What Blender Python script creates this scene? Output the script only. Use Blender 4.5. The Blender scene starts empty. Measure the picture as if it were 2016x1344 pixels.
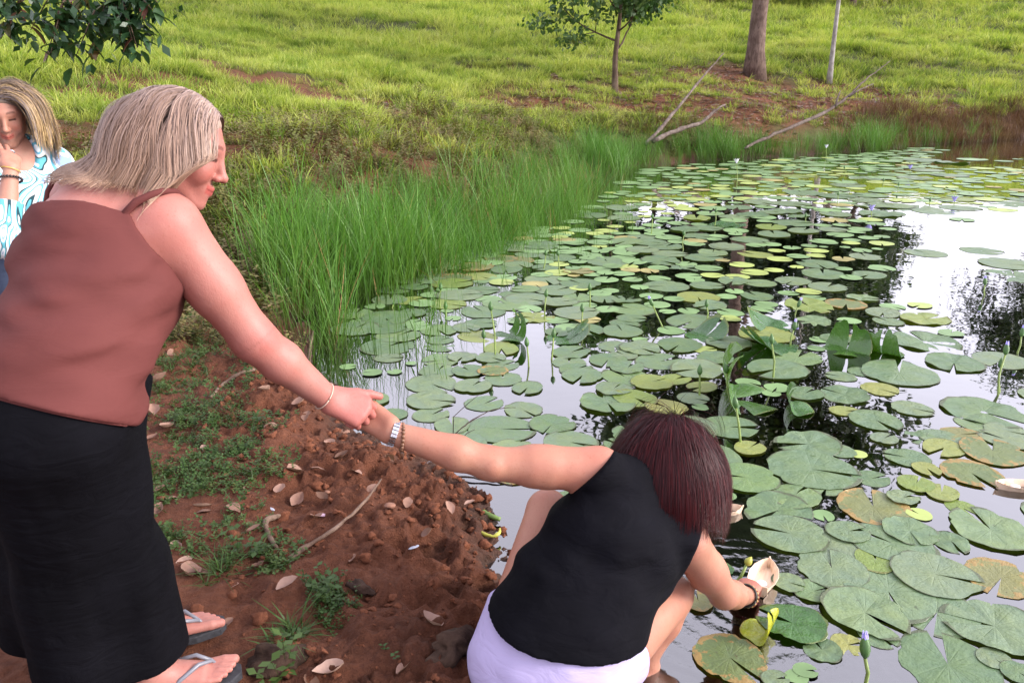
import bpy, math, random
import numpy as np
from math import sin, cos, pi, radians
from mathutils import Vector, Matrix

scene = bpy.context.scene
COL = scene.collection

# ------------------------------------------------------------------ camera
CAM_H, PITCH, FPX = 1.65, radians(18.3), 1560.0
CT, ST = cos(PITCH), sin(PITCH)
cam_data = bpy.data.cameras.new('camera')
cam = bpy.data.objects.new('camera', cam_data)
COL.objects.link(cam)
cam.location = (0, 0, CAM_H)
cam.rotation_euler = (radians(90) - PITCH, 0, 0)
cam_data.sensor_width = 36
cam_data.lens = FPX / 2016 * 36
cam_data.clip_start = 0.05
cam_data.clip_end = 600
scene.camera = cam

# ------------------------------------------------------------------ sky, sun, exposure
SUN_EL, SUN_AZ = radians(26), radians(100)      # azimuth measured from +Y towards +X
world = bpy.data.worlds.new('World')
scene.world = world
world.use_nodes = True
wn, wl = world.node_tree.nodes, world.node_tree.links
bg = wn['Background']
sky = wn.new('ShaderNodeTexSky')
sky.sky_type = 'NISHITA'
sky.sun_disc = False
sky.sun_elevation = SUN_EL
sky.sun_rotation = SUN_AZ
sky.air_density = 1.0
sky.dust_density = 2.0
sky.ozone_density = 1.0
hs = wn.new('ShaderNodeHueSaturation')          # thin overcast: most of the blue is gone
hs.inputs['Saturation'].default_value = 0.25
tintw = wn.new('ShaderNodeMix'); tintw.data_type = 'RGBA'; tintw.blend_type = 'MULTIPLY'
tintw.inputs[0].default_value = 1.0
tintw.inputs[7].default_value = (1.0, 0.95, 1.04, 1)
wl.new(sky.outputs[0], hs.inputs['Color'])
wl.new(hs.outputs[0], tintw.inputs[6])
cloud = wn.new('ShaderNodeMix'); cloud.data_type = 'RGBA'      # even veil of high cloud over the whole sky
cloud.inputs[0].default_value = 0.4
cloud.inputs[7].default_value = (5.6, 5.35, 6.25, 1)
wl.new(tintw.outputs[2], cloud.inputs[6])
wl.new(cloud.outputs[2], bg.inputs['Color'])
bg.inputs['Strength'].default_value = 0.15

sun_d = bpy.data.lights.new('sun', 'SUN')
sun_d.energy = 1.5
sun_d.angle = radians(20)
sun_d.color = (1.0, 0.93, 0.82)
sun = bpy.data.objects.new('sun', sun_d)
COL.objects.link(sun)
sd = Vector((sin(SUN_AZ) * cos(SUN_EL), cos(SUN_AZ) * cos(SUN_EL), sin(SUN_EL)))
sun.rotation_euler = sd.to_track_quat('Z', 'Y').to_euler()

vs = scene.view_settings
vs.view_transform = 'Standard'
vs.look = 'None'
vs.exposure = 1.52
vs.gamma = 1.0
vs.use_curve_mapping = False
scene.render.engine = 'CYCLES'
cy = scene.cycles
cy.use_denoising = True
cy.max_bounces = 6
cy.diffuse_bounces = 2
cy.glossy_bounces = 3
cy.transmission_bounces = 3
cy.transparent_max_bounces = 10
cy.caustics_reflective = False
cy.caustics_refractive = False

# ------------------------------------------------------------------ helpers
def P(px, py, z):
    """world point seen at photograph position px,py at depth z metres"""
    X = (px - 1008) / FPX * z
    Y = (672 - py) / FPX * z
    return np.array([X, z * CT + Y * ST, CAM_H - z * ST + Y * CT])

def onplane(px, py, h=0.0):
    """world point at height h"""
    r = (672 - py) / FPX
    return P(px, py, (CAM_H - h) / (ST - r * CT))

def depth_at(px, py, h=0.0):
    r = (672 - py) / FPX
    return (CAM_H - h) / (ST - r * CT)

def unit(v):
    v = np.asarray(v, float)
    return v / (np.linalg.norm(v) + 1e-12)

def ss(a, b, x):
    t = np.clip((np.asarray(x, float) - a) / (b - a), 0, 1)
    return t * t * (3 - 2 * t)

_rs = np.random.RandomState(7)
_T2 = _rs.rand(256, 256)
_T3 = _rs.rand(64, 64, 64)

def vnoise(x, y):
    x = np.asarray(x, float); y = np.asarray(y, float)
    xi = np.floor(x).astype(int); yi = np.floor(y).astype(int)
    fx = x - xi; fy = y - yi
    fx = fx * fx * (3 - 2 * fx); fy = fy * fy * (3 - 2 * fy)
    a = _T2[xi & 255, yi & 255]; b = _T2[(xi + 1) & 255, yi & 255]
    c = _T2[xi & 255, (yi + 1) & 255]; d = _T2[(xi + 1) & 255, (yi + 1) & 255]
    return (a * (1 - fx) + b * fx) * (1 - fy) + (c * (1 - fx) + d * fx) * fy - 0.5

def fbm(x, y, o=4):
    s = 0; a = 1.0
    for i in range(o):
        s = s + a * vnoise(x * 2 ** i + 17.3 * i, y * 2 ** i + 9.1 * i)
        a *= 0.5
    return s

def vnoise3(p):
    pi_ = np.floor(p).astype(int); f = p - pi_; f = f * f * (3 - 2 * f)
    out = 0
    for dx in (0, 1):
        for dy in (0, 1):
            for dz in (0, 1):
                w = (f[..., 0] if dx else 1 - f[..., 0]) * (f[..., 1] if dy else 1 - f[..., 1]) * (f[..., 2] if dz else 1 - f[..., 2])
                out = out + w * _T3[(pi_[..., 0] + dx) & 63, (pi_[..., 1] + dy) & 63, (pi_[..., 2] + dz) & 63]
    return out - 0.5

def worley(x, y):
    xi = np.floor(x).astype(int); yi = np.floor(y).astype(int)
    d1 = np.full(np.shape(x), 9.0)
    for dx in (-1, 0, 1):
        for dy in (-1, 0, 1):
            cx = xi + dx; cy_ = yi + dy
            ox = _T2[cx & 255, cy_ & 255]; oy = _T2[(cx + 101) & 255, (cy_ + 57) & 255]
            d = np.hypot(cx + ox - x, cy_ + oy - y)
            d1 = np.minimum(d1, d)
    return d1

class MB:
    """collects vertices, faces and an optional colour per vertex"""
    def __init__(s):
        s.v = []; s.f = []; s.c = []; s.n = 0
    def add(s, v, f, c=None):
        v = np.asarray(v, float).reshape(-1, 3)
        s.v.append(v)
        s.f += [tuple(i + s.n for i in q) for q in f]
        if c is not None:
            c = np.asarray(c, float)
            if c.ndim == 1: c = np.tile(c, (len(v), 1))
            s.c.append(c)
        s.n += len(v)
    def tube(s, pts, rad, sides=6, c=None, cap=True):
        pts = np.asarray(pts, float); n = len(pts)
        rad = np.broadcast_to(np.asarray(rad, float), (n,))
        tan = np.gradient(pts, axis=0)
        tan /= np.linalg.norm(tan, axis=1)[:, None] + 1e-12
        ref = np.array([0.31, 0.27, 0.91]) if abs(tan[0][2]) < 0.85 else np.array([0.95, 0.2, 0.1])
        u = np.cross(tan[0], ref); u /= np.linalg.norm(u)
        vs_ = []
        for i in range(n):
            u = u - tan[i] * np.dot(u, tan[i]); u /= np.linalg.norm(u) + 1e-12
            w = np.cross(tan[i], u)
            for k in range(sides):
                a = 2 * pi * k / sides
                vs_.append(pts[i] + rad[i] * (cos(a) * u + sin(a) * w))
        f = []
        for i in range(n - 1):
            for k in range(sides):
                k2 = (k + 1) % sides
                f.append((i * sides + k, i * sides + k2, (i + 1) * sides + k2, (i + 1) * sides + k))
        if cap:
            f.append(tuple(range(sides))[::-1])
            f.append(tuple((n - 1) * sides + k for k in range(sides)))
        s.add(vs_, f, c)
    def mesh(s, name, mat=None, smooth=True):
        me = bpy.data.meshes.new(name)
        V = np.concatenate(s.v) if s.v else np.zeros((0, 3))
        me.from_pydata(V.tolist(), [], s.f)
        if s.c:
            C = np.concatenate(s.c)
            at = me.color_attributes.new('tint', 'FLOAT_COLOR', 'POINT')
            at.data.foreach_set('color', np.concatenate([C[:, :3], np.ones((len(C), 1))], 1).astype(np.float32).ravel())
        if mat is not None: me.materials.append(mat)
        if smooth: me.polygons.foreach_set('use_smooth', np.ones(len(me.polygons), bool))
        me.update()
        return me
    def build(s, name, mat=None, parent=None, smooth=True):
        return link(name, s.mesh(name, mat, smooth), parent)

def mesh_np(name, V, Q, mat=None, smooth=True, col=None, attrs=None):
    """mesh from numpy quads or triangles"""
    V = np.asarray(V, np.float32); Q = np.asarray(Q, np.int32)
    k = Q.shape[1]
    me = bpy.data.meshes.new(name)
    me.vertices.add(len(V)); me.vertices.foreach_set('co', V.ravel())
    me.loops.add(Q.size); me.loops.foreach_set('vertex_index', Q.ravel())
    me.polygons.add(len(Q))
    me.polygons.foreach_set('loop_start', np.arange(len(Q), dtype=np.int32) * k)
    me.polygons.foreach_set('loop_total', np.full(len(Q), k, np.int32))
    if smooth: me.polygons.foreach_set('use_smooth', np.ones(len(Q), bool))
    if col is not None:
        at = me.color_attributes.new('tint', 'FLOAT_COLOR', 'POINT')
        at.data.foreach_set('color', np.concatenate([col, np.ones((len(col), 1))], 1).astype(np.float32).ravel())
    for kk, a in (attrs or {}).items():
        at = me.attributes.new(kk, 'FLOAT', 'POINT'); at.data.foreach_set('value', np.asarray(a, np.float32))
    if mat is not None: me.materials.append(mat)
    me.update(calc_edges=True)
    return me

def link(name, data, parent=None):
    o = bpy.data.objects.new(name, data)
    COL.objects.link(o)
    if parent is not None: o.parent = parent
    return o

def tag(o, label=None, cat=None, group=None, kind=None):
    if label: o['label'] = label
    if cat: o['category'] = cat
    if group: o['group'] = group
    if kind: o['kind'] = kind
    return o

def empty(name, loc=(0, 0, 0)):
    o = bpy.data.objects.new(name, None)
    COL.objects.link(o); o.location = loc
    o.empty_display_size = 0.1
    return o

def rebase(root, loc):
    """move an Empty to its base while its (world built) children stay where they are"""
    root.location = loc
    for ch in root.children:
        ch.location = Vector(ch.location) - Vector(loc)

# ------------------------------------------------------------------ materials
class Mat:
    def __init__(s, name):
        s.m = bpy.data.materials.new(name); s.m.use_nodes = True
        s.N = s.m.node_tree.nodes; s.L = s.m.node_tree.links
        s.b = s.N['Principled BSDF']; s.out = s.N['Material Output']
    def n(s, t, **kw):
        nd = s.N.new(t)
        for k, v in kw.items(): setattr(nd, k, v)
        return nd
    def lk(s, a, b): s.L.new(a, b)
    def obj(s):
        if not hasattr(s, '_tc'): s._tc = s.n('ShaderNodeTexCoord')
        return s._tc.outputs['Object']
    def pos(s):
        if not hasattr(s, '_ge'): s._ge = s.n('ShaderNodeNewGeometry')
        return s._ge.outputs['Position']
    def rnd(s):
        if not hasattr(s, '_oi'): s._oi = s.n('ShaderNodeObjectInfo')
        return s._oi.outputs['Random']
    def attr(s, name, out='Color'):
        a = s.n('ShaderNodeAttribute'); a.attribute_name = name
        return a.outputs[out]
    def noise(s, vec, scale, detail=4, rough=0.55, dist=0.0):
        t = s.n('ShaderNodeTexNoise'); t.inputs['Scale'].default_value = scale
        t.inputs['Detail'].default_value = detail; t.inputs['Roughness'].default_value = rough
        t.inputs['Distortion'].default_value = dist
        if vec is not None: s.lk(vec, t.inputs['Vector'])
        return t.outputs['Fac']
    def voro(s, vec, scale, out='Distance', feat='F1'):
        t = s.n('ShaderNodeTexVoronoi'); t.feature = feat
        t.inputs['Scale'].default_value = scale
        s.lk(vec, t.inputs['Vector'])
        return t.outputs[out]
    def ramp(s, fac, stops):
        r = s.n('ShaderNodeValToRGB'); e = r.color_ramp.elements
        while len(e) < len(stops): e.new(0.5)
        for el, (p, c) in zip(e, stops):
            el.position = p
            el.color = (*c, 1) if not isinstance(c, (int, float)) else (c, c, c, 1)
        s.lk(fac, r.inputs['Fac'])
        return r.outputs['Color']
    def mix(s, fac, a, b, mode='MIX'):
        m = s.n('ShaderNodeMix', data_type='RGBA', blend_type=mode)
        for sock, v in ((m.inputs[0], fac), (m.inputs[6], a), (m.inputs[7], b)):
            if isinstance(v, (int, float)): sock.default_value = v
            elif isinstance(v, tuple): sock.default_value = (*v, 1)
            else: s.lk(v, sock)
        return m.outputs[2]
    def math(s, op, a, b=0.0, c=0.0, clamp=False):
        m = s.n('ShaderNodeMath', operation=op, use_clamp=clamp)
        for i, v in enumerate((a, b, c)):
            if isinstance(v, (int, float)): m.inputs[i].default_value = v
            else: s.lk(v, m.inputs[i])
        return m.outputs[0]
    def bump(s, h, strength=0.3, dist=0.01, normal=None):
        b = s.n('ShaderNodeBump'); b.inputs['Strength'].default_value = strength
        b.inputs['Distance'].default_value = dist
        s.lk(h, b.inputs['Height'])
        if normal is not None: s.lk(normal, b.inputs['Normal'])
        s.lk(b.outputs[0], s.b.inputs['Normal'])
        return b.outputs[0]
    def col(s, c):
        if isinstance(c, tuple): s.b.inputs['Base Color'].default_value = (*c, 1)
        else: s.lk(c, s.b.inputs['Base Color'])
    def rough(s, r, spec=None):
        if isinstance(r, (int, float)): s.b.inputs['Roughness'].default_value = r
        else: s.lk(r, s.b.inputs['Roughness'])
        if spec is not None: s.b.inputs['Specular IOR Level'].default_value = spec
    def translucent(s, color, fac):
        t = s.n('ShaderNodeBsdfTranslucent')
        if isinstance(color, tuple): t.inputs['Color'].default_value = (*color, 1)
        else: s.lk(color, t.inputs['Color'])
        mx = s.n('ShaderNodeMixShader'); mx.inputs[0].default_value = fac
        s.lk(s.b.outputs[0], mx.inputs[1]); s.lk(t.outputs[0], mx.inputs[2])
        s.lk(mx.outputs[0], s.out.inputs['Surface'])
M = {}
def simple(name, c, r=0.6, spec=0.4, var=0.15, scale=30, bump=0.0):
    m = Mat(name)
    n = m.noise(m.obj(), scale, 5)
    dark = tuple(x * (1 - var) for x in c); lite = tuple(min(1, x * (1 + var)) for x in c)
    m.col(m.ramp(n, [(0.25, dark), (0.75, lite)]))
    m.rough(r, spec)
    if bump: m.bump(n, bump, 0.005)
    M[name] = m.m
    return m.m

# ground: red clay, damp mud under and beside the water, dark thatch under the grass
m = Mat('ground_soil')
p = m.pos()
n1 = m.noise(p, 3.0, 6, 0.6); n2 = m.noise(p, 38, 6, 0.7); n3 = m.noise(p, 190, 4, 0.7)
clay = m.ramp(n1, [(0.25, (0.105, 0.037, 0.019)), (0.5, (0.185, 0.066, 0.033)), (0.78, (0.27, 0.105, 0.055))])
clay = m.mix(m.ramp(n2, [(0.36, 0.0), (0.7, 1.0)]), m.mix(1.0, clay, (0.6, 0.56, 0.55), 'MULTIPLY'), clay)
clay = m.mix(m.ramp(n3, [(0.62, 0.0), (0.75, 0.6)]), clay, (0.32, 0.155, 0.10))
thatch = m.ramp(m.noise(p, 9, 5, 0.7), [(0.3, (0.035, 0.045, 0.012)), (0.55, (0.075, 0.085, 0.022)), (0.8, (0.13, 0.10, 0.045))])
grassy = m.attr('grassy', 'Fac'); wet = m.attr('wet', 'Fac')
base = m.mix(grassy, clay, thatch)
base = m.mix(wet, base, m.ramp(n2, [(0.3, (0.028, 0.017, 0.012)), (0.8, (0.075, 0.045, 0.03))]))
m.col(base)
m.rough(m.math('SUBTRACT', 0.92, m.math('MULTIPLY', wet, 0.45)), 0.3)
hsum = m.math('ADD', m.math('MULTIPLY', n2, 1.0), m.math('MULTIPLY', n3, 0.45))
m.bump(hsum, 0.95, 0.03)
M['ground'] = m.m

# clods share the clay colours
m = Mat('clod_soil')
p = m.pos()
n2 = m.noise(p, 60, 6, 0.7)
m.col(m.mix(m.rnd(), m.ramp(n2, [(0.3, (0.10, 0.036, 0.019)), (0.7, (0.215, 0.08, 0.042))]), m.ramp(n2, [(0.3, (0.09, 0.032, 0.017)), (0.7, (0.19, 0.07, 0.037))])))
m.rough(0.95, 0.2); m.bump(n2, 0.8, 0.01)
M['clod'] = m.m

# water: fresnel mirror over tinted, see-through brown
m = Mat('pond_water')
m.N.remove(m.b)
p = m.pos()
fr = m.n('ShaderNodeFresnel'); fr.inputs['IOR'].default_value = 2.3
gl = m.n('ShaderNodeBsdfGlossy'); gl.inputs['Roughness'].default_value = 0.015
gl.inputs['Color'].default_value = (1, 1, 1, 1)
tr = m.n('ShaderNodeBsdfTransparent'); tr.inputs['Color'].default_value = (0.36, 0.29, 0.24, 1)
mx = m.n('ShaderNodeMixShader')
b = m.n('ShaderNodeBump'); b.inputs['Strength'].default_value = 0.10; b.inputs['Distance'].default_value = 0.05
wv = m.noise(p, 2.2, 3, 0.5)
# rings spreading from the hand that sets the boat down
mp = m.n('ShaderNodeMapping'); mp.inputs['Location'].default_value = (-0.80, -2.22, 0)
m.lk(p, mp.inputs['Vector'])
ln = m.n('ShaderNodeVectorMath', operation='LENGTH'); m.lk(mp.outputs[0], ln.inputs[0])
dist = m.math('ADD', ln.outputs['Value'], m.math('MULTIPLY', m.noise(p, 7, 3, 0.6), 0.12))
ring = m.math('SINE', m.math('MULTIPLY', dist, 95.0))
fade = m.ramp(ln.outputs['Value'], [(0.05, 1.0), (0.75, 0.0)])
small = m.math('MULTIPLY', m.math('ADD', m.math('MULTIPLY', ring, 0.10), m.math('MULTIPLY', m.noise(p, 26, 4, 0.6), 0.25)), fade)
m.lk(m.math('ADD', m.math('MULTIPLY', wv, 0.6), small), b.inputs['Height'])
m.lk(b.outputs[0], fr.inputs['Normal']); m.lk(b.outputs[0], gl.inputs['Normal'])
m.lk(m.math('MULTIPLY', fr.outputs[0], 1.65, clamp=True), mx.inputs[0]); m.lk(tr.outputs[0], mx.inputs[1]); m.lk(gl.outputs[0], mx.inputs[2])
m.lk(mx.outputs[0], m.out.inputs['Surface'])
M['water'] = m.m

def pad_mat(name, stops, edge, spot, edge_amt=0.0, rough=0.38):
    m = Mat(name)
    o = m.obj()
    sp = m.n('ShaderNodeSeparateXYZ'); m.lk(o, sp.inputs[0])
    ang = m.math('ARCTAN2', sp.outputs[1], sp.outputs[0])
    ln = m.n('ShaderNodeVectorMath', operation='LENGTH'); m.lk(o, ln.inputs[0])
    r = ln.outputs['Value']
    off = m.n('ShaderNodeVectorMath', operation='ADD'); m.lk(o, off.inputs[0])
    cmb = m.n('ShaderNodeCombineXYZ'); m.lk(m.math('MULTIPLY', m.rnd(), 57.0), cmb.inputs[0]); m.lk(m.math('MULTIPLY', m.rnd(), 31.0), cmb.inputs[2])
    m.lk(cmb.outputs[0], off.inputs[1]); q = off.outputs[0]
    c = m.ramp(m.rnd(), stops)
    big = m.noise(q, 1.6, 4, 0.6)
    c = m.mix(m.ramp(big, [(0.35, 0.0), (0.72, 0.75)]), c, m.mix(1.0, c, (1.25, 1.12, 0.72), 'MULTIPLY'))
    vein = m.math('POWER', m.math('ABSOLUTE', m.math('SINE', m.math('MULTIPLY', ang, 8.0))), 26.0)
    vein = m.math('MULTIPLY', vein, m.ramp(r, [(0.02, 1.0), (0.9, 0.12)]))
    c = m.mix(m.math('MULTIPLY', vein, 0.16), c, m.mix(1.0, c, (1.5, 1.35, 1.3), 'MULTIPLY'))
    c = m.mix(m.ramp(m.noise(q, 9, 3, 0.5), [(0.69, 0.0), (0.72, 0.8)]), c, spot)
    if edge_amt:
        e = m.math('ADD', r, m.math('MULTIPLY', m.math('SUBTRACT', m.noise(q, 3.2, 5, 0.65), 0.5), 2.2))
        c = m.mix(m.ramp(e, [(1.0 - edge_amt, 0.0), (1.06 - edge_amt, 1.0)]), c, edge)
        c = m.mix(m.ramp(e, [(1.30 - edge_amt, 0.0), (1.36 - edge_amt, 0.9)]), c, (0.10, 0.055, 0.03))
    else:
        c = m.mix(m.ramp(r, [(0.955, 0.0), (0.985, 0.8)]), c, edge)
    # the underside shows where a leaf has rolled over
    ge = m.n('ShaderNodeNewGeometry')
    c = m.mix(ge.outputs['Backfacing'], c, m.mix(1.0, c, (1.1, 1.0, 0.5), 'MULTIPLY'))
    m.col(c)
    m.rough(m.ramp(m.noise(q, 3.0, 3), [(0.3, rough - 0.10), (0.7, rough + 0.08)]), 0.75)
    m.bump(m.math('ADD', m.math('MULTIPLY', vein, -0.12), m.math('ADD', big, m.math('MULTIPLY', m.noise(q, 14, 3), 0.15))), 0.30, 0.05)
    m.translucent(m.mix(1.0, c, (1.1, 1.3, 0.5), 'MULTIPLY'), 0.12)
    M[name] = m.m
pad_mat('pad_green', [(0.0, (0.098, 0.172, 0.082)), (0.35, (0.128, 0.205, 0.112)), (0.7, (0.158, 0.22, 0.135)), (1.0, (0.135, 0.228, 0.09))], (0.075, 0.085, 0.04), (0.06, 0.08, 0.03))
pad_mat('pad_lime', [(0.0, (0.15, 0.23, 0.05)), (0.5, (0.20, 0.26, 0.07)), (1.0, (0.25, 0.27, 0.08))], (0.16, 0.16, 0.04), (0.10, 0.09, 0.03))
pad_mat('pad_decay', [(0.0, (0.11, 0.165, 0.06)), (0.5, (0.13, 0.17, 0.07)), (1.0, (0.19, 0.19, 0.07))], (0.30, 0.20, 0.06), (0.09, 0.06, 0.03), 0.16, 0.5)
pad_mat('pad_dark', [(0.0, (0.028, 0.10, 0.02)), (0.5, (0.045, 0.13, 0.03)), (1.0, (0.06, 0.15, 0.027))], (0.12, 0.16, 0.03), (0.05, 0.06, 0.02), 0.0, 0.26)
pad_mat('pad_yellowcurl', [(0.0, (0.26, 0.34, 0.03)), (1.0, (0.36, 0.40, 0.04))], (0.3, 0.25, 0.03), (0.10, 0.09, 0.03), 0.0, 0.28)

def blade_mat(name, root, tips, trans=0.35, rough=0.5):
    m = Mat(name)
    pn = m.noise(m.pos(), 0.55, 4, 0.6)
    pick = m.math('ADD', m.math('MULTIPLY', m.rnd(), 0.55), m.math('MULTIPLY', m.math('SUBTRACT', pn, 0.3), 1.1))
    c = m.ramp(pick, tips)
    c = m.mix(m.attr('tint'), root, c)          # tint: 0 at the foot, 1 at the tip of a blade
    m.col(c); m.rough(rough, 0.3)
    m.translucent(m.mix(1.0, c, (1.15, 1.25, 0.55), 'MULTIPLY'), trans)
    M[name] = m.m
blade_mat('grass', (0.055, 0.08, 0.013), [(0.0, (0.085, 0.17, 0.022)), (0.3, (0.23, 0.33, 0.05)), (0.6, (0.44, 0.49, 0.12)), (1.0, (0.58, 0.56, 0.20))], 0.45)  # root colour darkened to paint in the shade between blades
blade_mat('reed', (0.05, 0.07, 0.012), [(0.0, (0.045, 0.135, 0.02)), (0.45, (0.085, 0.22, 0.03)), (0.8, (0.14, 0.27, 0.05)), (1.0, (0.22, 0.26, 0.09))], 0.35, 0.4)
blade_mat('deadstalk', (0.12, 0.07, 0.03), [(0.0, (0.26, 0.13, 0.05)), (1.0, (0.34, 0.22, 0.09))], 0.2, 0.6)
blade_mat('dryweed', (0.06, 0.035, 0.015), [(0.0, (0.12, 0.085, 0.035)), (0.4, (0.16, 0.19, 0.045)), (0.7, (0.22, 0.15, 0.07)), (1.0, (0.15, 0.24, 0.05))], 0.25, 0.6)
blade_mat('redweed', (0.05, 0.025, 0.015), [(0.0, (0.07, 0.03, 0.018)), (0.5, (0.13, 0.065, 0.03)), (1.0, (0.19, 0.12, 0.04))], 0.25, 0.6)
blade_mat('herb', (0.04, 0.05, 0.012), [(0.0, (0.03, 0.075, 0.016)), (0.5, (0.055, 0.115, 0.026)), (1.0, (0.10, 0.15, 0.04))], 0.3, 0.45)

def leaf_mat(name, stops, rough=0.4, trans=0.25):
    m = Mat(name)
    c = m.ramp(m.rnd(), stops)
    n = m.noise(m.obj(), 40, 4)
    c = m.mix(m.ramp(n, [(0.4, 0.0), (0.8, 0.5)]), c, m.mix(1.0, c, (0.7, 0.65, 0.6), 'MULTIPLY'))
    m.col(c); m.rough(rough, 0.45); m.bump(n, 0.3, 0.01)
    m.translucent(m.mix(1.0, c, (1.1, 1.2, 0.6), 'MULTIPLY'), trans)
    M[name] = m.m
leaf_mat('branch_leaf', [(0.0, (0.02, 0.055, 0.022)), (0.55, (0.035, 0.085, 0.03)), (0.86, (0.07, 0.13, 0.035)), (0.93, (0.16, 0.055, 0.045)), (1.0, (0.20, 0.14, 0.04))], 0.35)
leaf_mat('dry_leaf', [(0.0, (0.24, 0.13, 0.09)), (0.25, (0.36, 0.22, 0.17)), (0.5, (0.13, 0.065, 0.042)), (0.75, (0.27, 0.15, 0.11)), (1.0, (0.42, 0.28, 0.225))], 0.75, 0.1)
def crown_mat(name, stops):
    m = Mat(name)
    v = m.voro(m.pos(), 2.2, 'Color')
    sp = m.n('ShaderNodeSeparateColor'); m.lk(v, sp.inputs[0])
    c = m.ramp(sp.outputs[0], stops)
    m.col(c); m.rough(0.5, 0.4)
    m.translucent(m.mix(1.0, c, (1.2, 1.3, 0.5), 'MULTIPLY'), 0.3)
    M[name] = m.m
crown_mat('crown_young', [(0.0, (0.03, 0.075, 0.02)), (0.5, (0.055, 0.12, 0.028)), (1.0, (0.10, 0.16, 0.04))])
crown_mat('crown_gum', [(0.0, (0.025, 0.05, 0.02)), (0.6, (0.045, 0.075, 0.03)), (1.0, (0.08, 0.10, 0.04))])

crown_mat('litter', [(0.0, (0.05, 0.03, 0.02)), (0.35, (0.12, 0.075, 0.05)), (0.7, (0.20, 0.13, 0.095)), (1.0, (0.36, 0.26, 0.20))])
[n for n in M['litter'].node_tree.nodes if n.type == 'TEX_VORONOI'][0].inputs['Scale'].default_value = 9.0
def bark_mat(name, a, b_, c_):
    m = Mat(name)
    mp = m.n('ShaderNodeMapping'); mp.inputs['Scale'].default_value = (1, 1, 0.3); m.lk(m.pos(), mp.inputs['Vector'])
    n = m.noise(mp.outputs[0], 14, 6, 0.65, 0.6); n2 = m.noise(m.pos(), 3, 3)
    c = m.ramp(n, [(0.3, a), (0.55, b_), (0.78, c_)])
    c = m.mix(m.ramp(n2, [(0.4, 0.0), (0.65, 0.8)]), c, m.mix(1.0, c, (0.55, 0.5, 0.5), 'MULTIPLY'))
    m.col(c); m.rough(0.85, 0.2); m.bump(n, 0.6, 0.03)
    M[name] = m.m
bark_mat('bark_gum', (0.09, 0.06, 0.045), (0.19, 0.135, 0.11), (0.30, 0.23, 0.195))
bark_mat('bark_pale', (0.26, 0.24, 0.22), (0.42, 0.40, 0.37), (0.52, 0.50, 0.47))
bark_mat('bark_young', (0.07, 0.05, 0.035), (0.14, 0.10, 0.07), (0.22, 0.17, 0.12))
bark_mat('dead_wood', (0.075, 0.058, 0.048), (0.17, 0.135, 0.115), (0.29, 0.24, 0.205))
bark_mat('dry_stick', (0.11, 0.07, 0.05), (0.22, 0.15, 0.11), (0.34, 0.25, 0.19))
bark_mat('twig', (0.03, 0.02, 0.016), (0.06, 0.042, 0.034), (0.10, 0.075, 0.06))
bark_mat('bark_chunk', (0.025, 0.014, 0.009), (0.065, 0.038, 0.026), (0.12, 0.075, 0.052))

# people
def skin_mat(name, base, flush):
    m = Mat(name)
    p = m.obj()
    n = m.noise(p, 9, 4, 0.6); n2 = m.noise(p, 160, 3, 0.6)
    c = m.ramp(n, [(0.32, base), (0.72, flush)])
    c = m.mix(m.ramp(n2, [(0.58, 0.0), (0.72, 0.42)]), c, tuple(x * f for x, f in zip(base, (0.68, 0.5, 0.42))))
    c = m.mix(1.0, c, m.attr('tint'), 'MULTIPLY')
    m.col(c)
    m.rough(0.5, 0.35)
    m.b.inputs['Subsurface Weight'].default_value = 0.12
    m.b.inputs['Subsurface Radius'].default_value = (0.012, 0.005, 0.003)
    m.b.inputs['Subsurface Scale'].default_value = 1.0
    m.bump(m.math('ADD', m.math('MULTIPLY', m.noise(p, 300, 3), 1.0), m.math('MULTIPLY', m.noise(p, 55, 3), 1.2)), 0.13, 0.004)
    M[name] = m.m
skin_mat('skin_pink', (0.40, 0.175, 0.14), (0.365, 0.13, 0.105))
skin_mat('skin_tan', (0.40, 0.195, 0.13), (0.36, 0.145, 0.10))
skin_mat('skin_fair', (0.42, 0.215, 0.15), (0.40, 0.175, 0.125))

def cloth_mat(name, c, var=0.18, weave=900, rough=0.85, spec=0.2, bumpy=0.15):
    m = Mat(name)
    p = m.obj()
    n = m.noise(p, 5, 4, 0.6)
    dark = tuple(x * (1 - var) for x in c); lite = tuple(x * (1 + var) for x in c)
    m.col(m.ramp(n, [(0.3, dark), (0.7, lite)]))
    m.rough(rough, spec)
    w = m.noise(p, weave, 2)
    mp = m.n('ShaderNodeMapping'); mp.inputs['Scale'].default_value = (1.0, 1.0, 2.6); m.lk(p, mp.inputs['Vector'])
    cr = m.noise(mp.outputs[0], 11, 3, 0.5, 0.8)
    m.bump(m.math('ADD', m.math('MULTIPLY', w, 0.05), cr), bumpy, 0.03)
    M[name] = m.m
cloth_mat('top_brown', (0.112, 0.034, 0.031), 0.08, bumpy=0.10, rough=0.8, spec=0.12)
cloth_mat('trousers_black', (0.0036, 0.0036, 0.0052), 0.3, bumpy=0.3, spec=.06)
cloth_mat('top_black', (0.004, 0.004, 0.006), 0.3, bumpy=0.32, spec=.07)
cloth_mat('shorts_lavender', (0.42, 0.37, 0.58), 0.06, bumpy=0.25)
cloth_mat('jeans_blue', (0.06, 0.08, 0.13), 0.25)

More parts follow.
